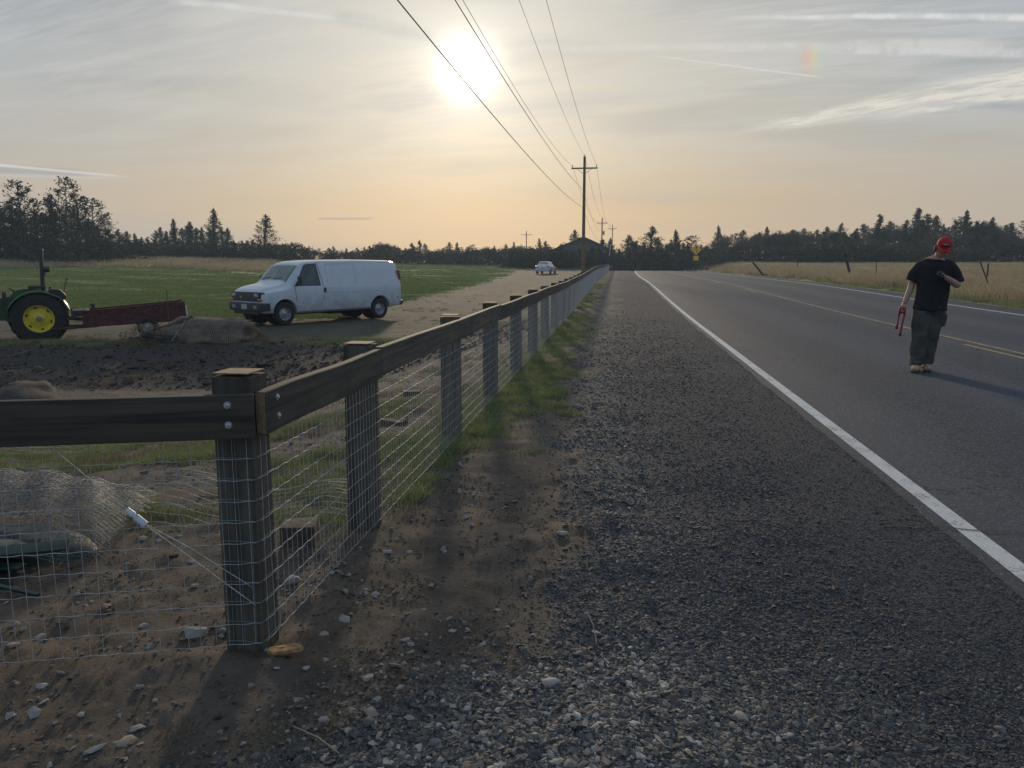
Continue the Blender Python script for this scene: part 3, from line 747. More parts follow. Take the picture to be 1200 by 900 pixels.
HS = [.055+.078*i for i in range(12)]
PY = [2.60, 3.93, 6.2, 8.2, 10.35]
while PY[-1] < 122: PY.append(PY[-1]+2.15+.06*math.sin(len(PY)*2.1))
road_fence = thing('roadside_fence', (FX, PY[0], 0), 0, 'timber post and rail fence with wire mesh running along the road shoulder', 'fence')
def fz(y): return float(road_z(y))
FB = lambda y: bend(y)*0
post_me = None
def post_bm(w, top):
    bm = BM(); box(bm, (0, 0, (top-.35)/2), (w, w, top+.35), bevel=.004)
    for v in bm.verts: v.co += Vector((random.uniform(-.0015, .0015), random.uniform(-.0015, .0015), 0))
    return bm
for i, y in enumerate(PY):
    w = .142
    z0 = fz(y)
    o = obj('post', post_bm(w, 1.05 if i == 0 else 1.018), WOOD_V, None) if i < 4 else link(bpy.data.objects.new('post', post1.data))
    if i: post1 = o
    if i == 0: o['label'] = 'stout corner post with pale sawn top'
    o.parent = road_fence
    o.location = Vector((-.09-.004, y-PY[0], z0 + random.uniform(-.006, .006))); o.rotation_euler = (random.uniform(-.006, .006), random.uniform(-.006, .006), random.choice((0, 0, 3.1416))+random.uniform(-.02, .02))
# pale sawn tops
cap_bm = BM(); box(cap_bm, (0, 0, 0), (.134, .134, .004)); cap0 = None
for i, y in enumerate(PY[:30]):
    if cap0 is None: cap0 = o = obj('post_top', cap_bm, ENDGRAIN)
    else: o = link(bpy.data.objects.new('post_top', cap0.data))
    o.parent = road_fence; o.location = (-.094, y-PY[0], fz(y)+(1.054 if i == 0 else 1.022)+.008)
# rails: one board over two bays, butted at the posts
ri = 0; RZ0, RZ1 = .845, 1.0
ends = [0] + list(range(1, len(PY), 2)); RT = .038
for a_, b_ in zip(ends, ends[1:]):
    y0 = PY[a_] - (.058 if a_ == 0 else -.0015); y1 = PY[b_]-.0015
    bm = BM(); n = 6; rings = []
    for k in range(n+1):
        y = y0+(y1-y0)*k/n; zz = fz(y); sag = .004*math.sin(k*1.3+a_)
        rings.append([bm.verts.new((x_, y-PY[0], zz+z_+sag)) for x_, z_ in ((-.004, RZ0), (RT-.004, RZ0), (RT, RZ0+.004), (RT, RZ1-.004), (RT-.004, RZ1), (-.004, RZ1))])
    for P, Q in zip(rings, rings[1:]):
        for k in range(6): bm.faces.new((P[k], P[(k+1) % 6], Q[(k+1) % 6], Q[k]))
    bm.faces.new(rings[0][::-1]); bm.faces.new(rings[-1])
    o = obj('rail', bm, WOOD_Y, road_fence, 30); o.location = (-.012+.005, 0, .004*((ri % 2)*2-1))
    ri += 1
box_bm = BM(); box(box_bm, (0, 0, 0), (RT-.004, .003, RZ1-RZ0-.008)); o = obj('rail_end', box_bm, ENDGRAIN, road_fence); o.location = (.012, PY[0]-.0605-PY[0], (RZ0+RZ1)/2-.004)
def screws(parent, pts, axis):
    for p in pts:
        bm = BM(); d = Vector(axis)
        cyl(bm, Vector(p), Vector(p)+d*.003, .0125, n=14); 
        r_ = ball(bm, Vector(p)+d*.003, (.0085,)*3, 1)
        obj('bolt', bm, STEEL, parent, 40)
screws(road_fence, [(RT-.007, .035, .965), (RT-.007, .04, .895)], (1, 0, 0))
fence_wire(road_fence, (-.008, -.06), (-.008, PY[-1]-PY[0]), lambda s_: road_z(PY[0]+s_), .0475, HS, r=.0014, amp=.0012, far=45)
# the fence that turns off toward the yard
LD = np.array([-.955, -.297]); LD = LD/np.linalg.norm(LD); LA = math.atan2(LD[1], LD[0])
side_fence = thing('side_fence', (FX-.02, PY[0]-.105, 0), 0, 'short timber fence with wire mesh meeting the corner post', 'fence')
def place_along(s_, off=0): return Vector((LD[0]*s_ - LD[1]*off*1, LD[1]*s_ + LD[0]*off*1, 0))
for k, s_ in enumerate((1.14, 3.2)):
    o = obj('post', post_bm(.142, 1.05), WOOD_V, side_fence); p = place_along(s_, -.10); o.location = (p.x, p.y, 0); o.rotation_euler = (0, 0, LA+math.pi)
m_rail_x = wood_mat('side_rail_timber', (.045,.042,.036), (.11,.090,.064), 0)
for s0, s1 in ((.0, 3.2), (3.2015, 4.9)):
    bm = BM(); L = s1-s0; box(bm, (L/2, 0, (RZ0+RZ1)/2+.0), (L-.002, .038, RZ1-RZ0), bevel=.003)
    o = obj('rail', bm, m_rail_x, side_fence, 30)
    p = Vector((LD[0]*s0, LD[1]*s0, 0)); o.location = (p.x+.030, p.y, -.002); o.rotation_euler = (0, 0, LA)
nrm_l = Vector((math.sin(LA), -math.cos(LA), 0))      # faces the camera side
if nrm_l.y > 0: nrm_l = -nrm_l
for zz in (.965, .895):
    p = Vector((LD[0]*.085, LD[1]*.085, 0))
    screws(side_fence, [Vector((p.x+.030, p.y, zz)) + nrm_l*.019], nrm_l)
def wz(s_): return .002 + .0*np.asarray(s_)
fence_wire(side_fence, (.0, .024), (LD[0]*4.8, LD[1]*4.8+.024), wz, .0475, [h_+.0 for h_ in HS], r=.0014, amp=.0025)
# wire wrapped round the corner post
bm = BM()
for hz in HS[:11]:
    pts = [(-.155, -.082, hz), (-.09, -.0795, hz+.002), (-.025, -.0795, hz-.001), (-.0165, -.07, hz), (-.0165, .0, hz+.003), (-.0165, .07, hz)]
    tube(bm, [Vector(p) for p in pts], .0015, 4)
for q in (-.13, -.085, -.04):
    tube(bm, [(q, -.0815, .05), (q+.004, -.081, .5), (q, -.0815, .86)], .0013, 4)
o = obj('wire_wrap', bm, mat('greenish_wire', (.17,.27,.28), .6, .3), road_fence); o['label'] = 'bluish green wire ends wrapped round the corner post'
# brace wires twisted tight, with their white tensioner
bm = BM()
far_top = Vector((LD[0]*.71, LD[1]*.71+.03, .876)); mid_p = Vector((LD[0]*.38, LD[1]*.38+.035, .53)); foot = Vector((-.02, .03, .20)); foot2 = Vector((-.03, .03, .27))
tube(bm, [far_top, mid_p], .0022, 5); tube(bm, [mid_p, foot], .0022, 5); tube(bm, [mid_p+Vector((0,0,.004)), mid_p.lerp(foot2, .4)+Vector((0, 0, .012)), foot2], .0018, 5)
obj('brace_wire', bm, WIRE, side_fence)
bm = BM(); dd = (far_top-mid_p).normalized()
cyl(bm, mid_p, mid_p+dd*.045, .013, n=14); cyl(bm, mid_p+dd*.045, mid_p+dd*.055, .009, n=12); cyl(bm, mid_p+dd*.055, mid_p+dd*.085, .012, .010, n=14)
obj('tensioner', bm, mat('white_plastic', (.62,.66,.68), .4), side_fence, 40)

# ================================================================ offcuts, stakes, boulder
def offcut(loc, size, rz, label, m=STUMP, tilt=(0, 0), group=None, name='timber_offcut', cat='wood block'):
    bm = BM(); box(bm, (0, 0, size[2]/2), size, bevel=.006)
    for v in bm.verts: v.co += Vector([random.uniform(-.004, .004) for _ in range(3)])
    o = obj(name, bm, m, None, 30); o.location = loc; o.rotation_euler = (*tilt, rz)
    return tag(o, label, cat, group)
offcut((-1.60, 3.62, Hs(-1.60, 3.62)-.02), (.17, .145, .13), .25, 'sawn block of post standing on the soil behind the wire near the corner')
offcut((-2.02, 6.76, Hs(-2.02, 6.76)-.04), (.24, .12, .09), -.5, 'short pale topped board end lying in grass behind the second bay')
offcut((-2.35, 8.6, Hs(-2.35, 8.6)-.03), (.20, .12, .09), .3, 'small dark wood block in grass beyond the pale topped board end')
0 and offcut((-1.78, 4.9, Hs(-1.78, 4.9)-.02), (.10, .14, .13), .9, 'narrow dark block tucked behind the second fence post')
# slice of log at the foot of the corner post
bm = BM(); lathe(bm, [(.0, -.008), (.036, -.009), (.040, 0), (.036, .008), (.0, .007)], 11, 'z')
for v in bm.verts: v.co.x *= 1.7; v.co.z += .01*math.sin(v.co.x*30); v.co += Vector([random.uniform(-.002, .002) for _ in range(3)])
o = obj('wood_slice', bm, mat('fresh_cut_wood', (.26,.13,.05), .8, var=.4, scale=30, c2=(.40,.23,.10)), None, 30, (-1.19, 2.52, Hs(-1.19, 2.52)+.02), (-.10, .15, .2))
tag(o, 'thin orange brown slice of wood lying at the foot of the corner post', 'wood slice')
def rock(loc, size, seed, m=ROCK, name='stone', label=None, cat='stone', group=None, sub=2, amp=.35):
    bm = BM(); bmesh.ops.create_icosphere(bm, subdivisions=sub, radius=.5)
    for v in bm.verts:
        d = v.co.copy(); v.co *= 1+amp*mnoise.noise(d*2.2+Vector((seed*3.7, 0, seed)))+amp*.4*mnoise.noise(d*6+Vector((seed, 5, 0)))+(amp*.3*mnoise.noise(d*15) if sub > 3 else 0)
        v.co = Vector((v.co.x*size[0], v.co.y*size[1], max(v.co.z, -.3)*size[2]*(.75 if name == 'stone' else 1)))
    o = obj(name, bm, m, None, 60, loc, (0, 0, seed*1.7)); return tag(o, label, cat, group)
bl = rock((-10.0, 11.6, Hs(-10.0, 11.6)-.02), (1.9, 1.1, .80), 3, mat('brown_boulder', (.045,.038,.032), .95, var=.35, scale=5, bump=.6, bscale=18), name='boulder', label='flat topped brown boulder on the slope beyond the side fence rail', cat='boulder', sub=4, amp=.30)
# the bigger stones lying loose in the foreground
TONES = [mat('grey_stone', (.13,.125,.12), .85, var=.3, scale=8, bump=.3), mat('tan_stone', (.24,.19,.14), .85, var=.3, scale=8, bump=.3), mat('pale_stone', (.30,.28,.25), .85, var=.25, scale=8, bump=.3)]
STN = [(-.92,1.69,.060,1,'tan stone half sunk in the trampled soil below the side fence'), (-.47,1.55,.055,0,'round blue grey stone in the shaded soil near the frame edge'),
 (.33,1.72,.045,2,'pale flat stone among dark gravel near the bottom of the frame'), (.50,1.78,.050,0,'smooth dark grey stone among the gravel near the bottom'),
 (.60,1.78,.045,2,'cream stone beside the smooth dark grey one'), (.42,2.35,.040,2,'small cream white stone alone on dark gravel'),
 (-.20,2.45,.050,2,'oval whitish stone on the border of dirt and gravel'), (-.52,2.10,.040,0,'grey pebble on bare brown dirt beside the gravel'),
 (-1.45,1.95,.05,1,'beige stone on open soil under the side fence'), (-1.35,1.55,.06,0,'mossy grey stone by the frame edge'),
 (.44,1.62,.022,1,'tiny orange brown stone among the pebbles'), (-.26,3.9,.05,2,'salmon pale stone at the gravel edge near the grass')]
for i, (x_, y_, s_, t_, lb) in enumerate(STN):
    rock((x_, y_, Hs(x_, y_)+s_*.12), (s_*1.3, s_, s_*.7), i+11, TONES[t_], 'stone', lb, amp=.6)
proto_stones = []
for i in range(46):
    x_, y_ = random.choice([(random.uniform(-1.6, -.3), random.uniform(1.45, 2.9)), (random.uniform(-.9, 1.0), random.uniform(1.5, 3.2)), (random.uniform(-2.4, -1.4), random.uniform(1.6, 3.8))])
    s_ = random.uniform(.018, .038)
    ti = random.randrange(3); zone = 'just below the corner post' if abs(x_+1.25) < .35 and y_ > 2.0 else ('on bare soil under the side fence' if x_ < -1.25 else ('on trampled soil near the frame bottom' if x_ < -.45 else ('where soil and gravel meet' if x_ < .1 else 'on the dark gravel')))
    lb = 'small loose ' + ('grey', 'tan', 'pale')[ti] + ' stone ' + zone
    rock((x_, y_, Hs(x_, y_)+s_*.1), (s_*1.3, s_, s_*.65), i+40, TONES[ti], 'stone', lb, 'stone', ('grey', 'tan', 'pale')[ti]+' loose stones in the foreground', 2, .7)
# twigs and a straw
for i, (p0, p1, lb) in enumerate([((-.10,3.02),(-.05,2.80),'thin pale straw lying on the gravel edge'), ((-.98,2.10),(-.80,2.02),'grey twig on the soil below the corner post'), ((-.50,1.72),(-.47,1.60),'short straight twig near the bottom of the frame')]):
    bm = BM(); a_ = Vector((*p0, Hs(*p0)+.012)); b_ = Vector((*p1, Hs(*p1)+.014)); mdp = a_.lerp(b_, .5)+Vector((.008, 0, .008))
    tube(bm, [a_, mdp, b_], .0022, 5); tag(obj('twig', bm, mat('dry_twig', (.30,.25,.18), .9)), lb, 'twig')

# ================================================================ crumpled roll of wire mesh over scrap, behind the side fence
def crumple(name, O, ax, ay, nu, nv, hf, seed, m, r=.0011, label=None, cat=None, nsub=3, layers=1, parent=None, lines=(1, 1), jit=.10):
    """a sheet of welded mesh bent over what it lies on: hf(u,v) is its height"""
    V = []; F = []; cnt = 0
    for ly in range(layers):
        def pt(u, v):
            n_ = (fbm(u*3+ly*3, v*3, seed+ly)-.5)
            z_ = hf(u, v)+n_*jit+ly*.022
            jx = (fbm(u*3, v*3+ly*5, seed+30)-.5)*jit + ly*.011
            return np.stack([O[0]+ax[0]*u+ay[0]*v+jx, O[1]+ax[1]*u+ay[1]*v+jx*.6, O[2]+z_], -1)
        curves = []
        if lines[0]:
            for i in range(nu+1): vv = np.linspace(0, 1, nv*nsub//2+1); curves.append(pt(np.full_like(vv, i/nu), vv))
        if lines[1]:
            for j in range(nv+1): uu = np.linspace(0, 1, nu*nsub//2+1); curves.append(pt(uu, np.full_like(uu, j/nv)))
        for P in curves:
            t = np.gradient(P, axis=0); t /= np.linalg.norm(t, axis=1)[:, None]+1e-9
            a = np.cross(t, np.array([.3, .5, .81])); a /= np.linalg.norm(a, axis=1)[:, None]+1e-9; b = np.cross(t, a)
            ring = np.stack([P+r*(a*math.cos(k*2.0944)+b*math.sin(k*2.0944)) for k in range(3)], 1).reshape(-1, 3); V.append(ring)
            n = len(P)
            i = np.arange(n-1)[:, None]*3; k = np.arange(3)[None, :]
            F.append(np.stack([cnt+i+k, cnt+i+(k+1) % 3, cnt+i+3+(k+1) % 3, cnt+i+3+k], -1).reshape(-1, 4)); cnt += 3*n
    o = np_mesh(name, np.concatenate(V), np.concatenate(F), m, parent, None, True)
    return tag(o, label, cat)
gz = Hs(-3.6, 4.0)
dome = lambda u, v: (.27*np.clip(1-((u-.52)/.50)**2, 0, 1)**.6*np.clip(1-((v-.5)/.52)**2, 0, 1)**.5)+.012*np.sin(u*40+v*9)
crumple('mesh_roll', (-3.98, 3.02, gz+.05), (1.45, .26, 0), (-.25, .85, 0), 44, 26, dome, 3, WIRE_DULL, .0011, 'crumpled grey roll of wire mesh heaped over scrap behind the side fence', 'wire mesh', layers=5, jit=.09)
crumple('loose_mesh', (-2.85, 3.75, Hs(-3, 4.0)+.03), (1.45, .25, 0), (-.1, .75, 0), 20, 13, lambda u, v: .20*np.sin(np.pi*v)*(1-.6*u)+.05*np.sin(9*u), 13, WIRE, .0012, 'loose wavy end of wire mesh sprawling toward the corner post', 'wire mesh', lines=(0, 1))
crumple('coiled_mesh', (-5.6, 4.6, Hs(-5.2, 4.8)+.05), (1.4, .25, 0), (-.15, .8, 0), 18, 9, lambda u, v: .42*np.sin(np.pi*(v*.8+.1))*(1-.5*u), 23, WIRE, .0016, 'shiny coil of mesh wires rising beyond the crumpled roll', 'wire mesh', lines=(0, 1))
DKGREEN = mat('dark_green_plastic', (.012,.035,.030), .35, var=.4, scale=12)
bm = BM(); rs_ = random.Random(5)
for k in range(13):
    box(bm, (rs_.uniform(-.25, .25), rs_.uniform(-.16, .16), .02+.017*k), (rs_.uniform(.5, 1.2), rs_.uniform(.02, .08), .012), (rs_.uniform(-.1, .1), rs_.uniform(-.06, .08), rs_.uniform(-.28, .28)), bevel=.003)
bmesh.ops.create_icosphere(bm, subdivisions=3, radius=1, matrix=Matrix.Translation((-.12, .30, .0)) @ Matrix.Diagonal((.78, .36, .20, 1)))
for v in bm.verts:
    if v.co.y > .0 or v.co.z > .2: v.co.z += .06*mnoise.noise(v.co*7)
o = obj('scrap_heap', bm, DKGREEN, None, 30, (-3.22, 3.12, gz-.02), (0.0, .03, .12)); tag(o, 'loose pile of dark green scrap slats under the crumpled wire mesh', 'scrap')
bm = BM(); tube(bm, [(-3.9, 3.06, gz+.26), (-3.3, 3.14, gz+.20), (-2.85, 3.20, gz+.14)], .014, 8)
tag(obj('scrap_pole', bm, mat('grey_metal_pole', (.25,.28,.30), .4, .6), None, 40), 'grey metal pole poking out over the dark green scrap panels', 'pole')
bm = BM()
tube(bm, [(-3.12, 3.10, gz+.19), (-3.02, 2.98, gz+.07), (-2.92, 2.93, gz+.01), (-2.86, 2.94, gz+.01)], [(.018, .006), (.02, .006), (.02, .006), (.012, .004)], 8)
tag(obj('bent_lath', bm, mat('pale_lath', (.24,.22,.17), .85, var=.3)), 'bent pale wooden lath leaning down from the scrap heap', 'lath')
bm = BM(); bmesh.ops.create_icosphere(bm, subdivisions=3, radius=.5)
for v in bm.verts: v.co *= 1+.5*mnoise.noise(v.co*4); v.co.z *= .3
tag(obj('crumpled_paper', bm, mat('dirty_paper', (.20,.19,.14), .9, var=.4, scale=30), None, 60, (-2.92, 3.16, gz+.20), (0, .2, .4)), 'dirty crumpled paper on the dark green scrap', 'paper')
bpy.data.objects['crumpled_paper'].scale = (.20, .12, .12)

# ================================================================ yard heap of mesh with its plank
hx, hy = -10.55, 18.6; hz = Hs(hx, hy)
bm = BM(); bmesh.ops.create_icosphere(bm, subdivisions=4, radius=.5)
for v in bm.verts:
    d = v.co.copy(); v.co *= 1+.3*mnoise.noise(d*3)+.12*mnoise.noise(d*9)
    v.co = Vector((v.co.x*2.8, v.co.y*1.6, max(v.co.z, -.2)*1.05))
tag(obj('soil_heap', bm, mat('heap_soil', (.12,.085,.055), .95, var=.4, scale=5, bump=.7, bscale=30), None, 80, (hx+.1, hy+.35, hz+.05), (0, 0, .15)), 'brown heap of soil and straw in front of the white van nose', 'heap')
crumple('draped_mesh', (hx-1.15, hy-.75, hz+.03), (2.3, .35, 0), (-.1, .95, 0), 44, 6, lambda u, v: .62*np.minimum(1, v*1.9)**.55*(np.clip(u*4, 0, 1)**.6)*(1-.2*u), 53, mat('bleached_wire', (.42,.39,.35), .7, .1), .0028, 'curtain of bleached wire mesh draped over the soil heap', 'wire mesh', lines=(1, 1))
bm = BM(); cyl(bm, (-1.5, -.4, .20), (-.35, .1, .62), .035, n=6)
box(bm, (-.93, -.15, .42), (1.3, .10, .05), (0, -.345, .41))
tag(obj('leaning_plank', bm, STUMP, None, 30, (hx, hy, hz), None), 'grey plank leaning up against the soil heap beside the red trailer', 'plank')
bm = BM(); cyl(bm, (-.55, -.72, 0), (-.30, -.35, .58), .018, n=6)
tag(obj('pale_stake', bm, mat('pale_lath', (.3,.3,.3)), None, 30, (hx, hy, hz)), 'pale slanting stake standing in the draped mesh', 'stake')
def shrub(name, loc, s_, n, m, label, cat='weeds', sz=.05):
    rd = random.Random(n); bm = BM()
    for i in range(n):
        a = rd.uniform(0, 6.28); e = math.asin(rd.random()); q = rd.random()**.4
        c = Vector((math.cos(a)*math.cos(e)*q*s_[0], math.sin(a)*math.cos(e)*q*s_[1], math.sin(e)*q*s_[2]))
        d1 = Vector([rd.uniform(-1, 1) for _ in range(3)]).normalized(); d2 = d1.cross(Vector([rd.uniform(-1, 1) for _ in range(3)])).normalized(); z_ = sz*rd.uniform(.5, 1.4)
        bm.faces.new([bm.verts.new(c+d1*z_), bm.verts.new(c+d2*z_*.35), bm.verts.new(c-d1*z_), bm.verts.new(c-d2*z_*.35)])
    return tag(obj(name, bm, m, None, None, loc), label, cat)
shrub('weed_clump', (-11.9, 18.15, Hs(-11.9, 18.15)), (.8, .4, .5), 500, WEED, 'tangle of dead weeds under the tail of the red trailer')
bm = BM()
for k in range(7):
    a = k*.9; box(bm, (.25*math.cos(a), .15*math.sin(a), .06+.03*k), (random.uniform(.4, .9), .06, .04), (random.uniform(-.3, .3), random.uniform(-.3, .3), a*1.3))
tag(obj('scrap_timber', bm, mat('dark_scrap', (.05,.05,.05), .8, var=.5), None, 30, (-11.45, 17.9, Hs(-11.45, 17.9))), 'dark jumble of scrap timber between trailer and soil heap', 'scrap')

# ================================================================ wheels
def wheel(name, R_, w, rim_r, rim_m, parent, loc, side, lugs=0, hub_m=None, spokes=0, hub=True):
    """axis along local y; side = +1 or -1 is the outer face"""
    t = bpy.data.objects.new(name, None); t.location = loc; link(t, parent)
    bm = BM(); hw = w/2
    lathe(bm, [(rim_r, -hw*.75), (rim_r*1.04, -hw*.92), ((rim_r+R_)/2, -hw), (R_*.94, -hw*.93), (R_*.99, -hw*.72), (R_, -hw*.3), (R_, hw*.3), (R_*.99, hw*.72), (R_*.94, hw*.93), ((rim_r+R_)/2, hw), (rim_r*1.04, hw*.92), (rim_r, hw*.75)], 48)
    if lugs:
        for k in range(lugs):
            for sd in (-1, 1):
                a = 2*math.pi*(k+(.5 if sd > 0 else 0))/lugs
                c = Vector((math.cos(a)*R_*.995, sd*hw*.48, math.sin(a)*R_*.995))
                mt = Matrix.Translation(c) @ Matrix.Rotation(-a, 4, 'Y') @ Matrix.Rotation(sd*.65, 4, 'X') @ Matrix.Diagonal((.055, hw*1.05, .045, 1))
                bmesh.ops.create_cube(bm, size=1, matrix=mt)
    obj('tyre', bm, BLACK_RUB, t, 35)
    bm = BM(); s_ = side
    lathe(bm, [(rim_r*1.02, s_*hw*.80), (rim_r*1.0, s_*hw*.86), (rim_r*.95, s_*hw*.80), (rim_r*.88, s_*hw*.40), (rim_r*.78, s_*hw*.32), (rim_r*.55, s_*hw*.42), (rim_r*.36, s_*hw*.55), (rim_r*.30, s_*hw*.62), (rim_r*.0, s_*hw*.64)], 40)
    lathe(bm, [(rim_r*.3, -s_*hw*.3), (rim_r*.95, -s_*hw*.3), (rim_r*1.0, -s_*hw*.8)], 32)
    obj('rim', bm, rim_m, t, 30)
    if spokes:
        for k in range(spokes):
            a = 2*math.pi*(k+.3)/spokes; bm = BM()
            mt = Matrix.Translation((math.cos(a)*rim_r*.80, s_*(hw*.36+.006), math.sin(a)*rim_r*.80)) @ Matrix.Rotation(-a, 4, 'Y') @ Matrix.Diagonal((rim_r*.10, .008, rim_r*.22, 1))
            bmesh.ops.create_cube(bm, size=1, matrix=mt); obj('rim_slot', bm, mat('slot_black', (.02,.02,.02), .8), t)
    if hub:
        bm = BM(); lathe(bm, [(0, s_*hw*.60), (rim_r*.20, s_*hw*.60), (rim_r*.20, s_*hw*.82), (rim_r*.12, s_*hw*.9), (0, s_*hw*.9)], 20); obj('hub', bm, hub_m or rim_m, t, 30)
    return t

# ================================================================ vehicles: a body drawn by its side profile and its widths
def interp(x, xs, ys): return float(np.interp(x, xs, ys))
class Body:
    def __init__(s, L, W_, top, bot, half, roofw, belt, sections=None):
        s.L, s.W, s.top, s.bot, s.half, s.roofw, s.belt = L, W_, top, bot, half, roofw, belt
    def pt(s, x, u):
        """u 0 at the centre of the top, 1 at the sill, right side negative u"""
        sg = 1 if u >= 0 else -1; u = abs(u)
        zt, zb = interp(x, *s.top), interp(x, *s.bot); hw, rw, bz = interp(x, *s.half), interp(x, *s.roofw), min(interp(x, *s.belt), zt-.05)
        drop = .035*(rw/hw)
        prof = [(0, 0, zt), (.18, rw*.5, zt-.010), (.30, rw*.86, zt-drop), (.36, rw*.96, zt-drop*2.2), (.41, rw*1.0, zt-drop*4), (.62, hw*.985, bz), (.68, hw, bz-.06*(bz-zb)-.02), (.85, hw*1.0, zb+.35*(bz-zb)), (.96, hw*.975, zb+.04), (1, hw*.93, zb)]
        us = [p[0] for p in prof]
        return Vector((x, sg*float(np.interp(u, us, [p[1] for p in prof])), float(np.interp(u, us, [p[2] for p in prof]))))
    def mesh(s, name, m, parent, nx=90, cuts=()):
        us = [0, .09, .18, .24, .30, .33, .36, .385, .41, .48, .55, .62, .65, .68, .76, .85, .91, .96, 1]
        us = [-u for u in us[::-1]][:-1]+us
        xs = sorted(set([round(v, 4) for v in np.linspace(0, s.L, nx)]+[round(v, 4) for v in s.top[0] if 0 <= v <= s.L]))
        bm = BM(); rings = [[bm.verts.new(s.pt(x, u)) for u in us] for x in xs]
        for A, B in zip(rings, rings[1:]):
            for k in range(len(us)-1): bm.faces.new((A[k], A[k+1], B[k+1], B[k]))
            bm.faces.new((A[-1], A[0], B[0], B[-1]))
        bm.faces.new(rings[0][::-1]); bm.faces.new(rings[-1])
        bmesh.ops.recalc_face_normals(bm, faces=bm.faces[:])
        o = obj(name, bm, m, None, None)
        for (cx, cz, cr) in cuts:
            cb = BM(); cyl(cb, (cx, -s.W, cz), (cx, s.W, cz), cr, n=40); cb_ = BM()
            c = obj('cut', cb, m)
            md = o.modifiers.new('b', 'BOOLEAN'); md.object = c; md.operation = 'DIFFERENCE'; md.solver = 'EXACT'
            bpy.context.view_layer.update(); dg = bpy.context.evaluated_depsgraph_get()
            me = bpy.data.meshes.new_from_object(o.evaluated_get(dg)); o.modifiers.clear(); old = o.data; o.data = me
            bpy.data.objects.remove(c)
        smooth_mesh(o.data, 32); o.name = name; o.data.name = name
        o.parent = parent; return o
    def patch(s, name, poly, m, parent, off=.006, n=10, side=1, thick=.0):
        """a panel on the body skin: poly = (x, u) corners in order, 4 of them; bilinear grid"""
        bm = BM(); P = [poly[0], poly[1], poly[2], poly[3]]; grid = []
        for j in range(n+1):
            row = []
            for i in range(n+1):
                a, b = i/n, j/n
                x = (P[0][0]*(1-a)+P[1][0]*a)*(1-b)+(P[3][0]*(1-a)+P[2][0]*a)*b
                u = (P[0][1]*(1-a)+P[1][1]*a)*(1-b)+(P[3][1]*(1-a)+P[2][1]*a)*b
                e = .004; p = s.pt(x, u*side); dxv = s.pt(x+e, u*side)-s.pt(x-e, u*side); duv = s.pt(x, (u+e)*side)-s.pt(x, (u-e)*side)
                nn = dxv.cross(duv); nn = nn.normalized() if nn.length > 1e-9 else Vector((0, 0, 1))
                if nn.dot(Vector((0, p.y, p.z-.7))) < 0: nn = -nn
                row.append(bm.verts.new(p+nn*off))
            grid.append(row)
        fs = []
        for j in range(n):
            for i in range(n): fs.append(bm.faces.new((grid[j][i], grid[j][i+1], grid[j+1][i+1], grid[j+1][i])))
        bmesh.ops.recalc_face_normals(bm, faces=bm.faces[:])
        bmesh.ops.solidify(bm, geom=bm.faces[:], thickness=.004)
        return obj(name, bm, m, parent, 40)

# ---- white cargo van; x runs from nose to tail
def van_paint():
    m, s = bsdf_mat('dusty_white_paint')
    P = s.node('ShaderNodeTexCoord').outputs['Object']; z = s.xyz(P)[2]
    n = s.noise(P, 3.5, 6, .65); n2 = s.noise(P, 30, 4, .6)
    dust = s.m('MULTIPLY', s.ss(s.m('ADD', z, s.m('MULTIPLY', s.m('SUBTRACT', n, .5), .9)), .95, .35), .55)
    c = s.mix(s.ss(n, .3, .7), (.56,.60,.64), (.63,.66,.69))
    c = s.mix(dust, c, (.27,.24,.20)); c = s.mix(s.m('MULTIPLY', s.ss(n2, .62, .72), .25), c, (.35,.33,.30))
    nr = s.node('ShaderNodeBump', {'Height': s.noise(P, 1.6, 3, .5), 'Strength': .25, 'Distance': .02}).outputs[0]
    finish(s, c, s.lin(dust, 0, .55, .32, .7), 0, nr, .5, **{'Coat Weight': .35, 'Coat Roughness': .15})
    return m
def seam(body, name, pts, m, parent, r=.004, side=1):
    bm = BM(); tube(bm, [body.pt(x, u*side)+Vector((0, side*.001, 0)) for x, u in pts], r, 4); return obj(name, bm, m, parent)
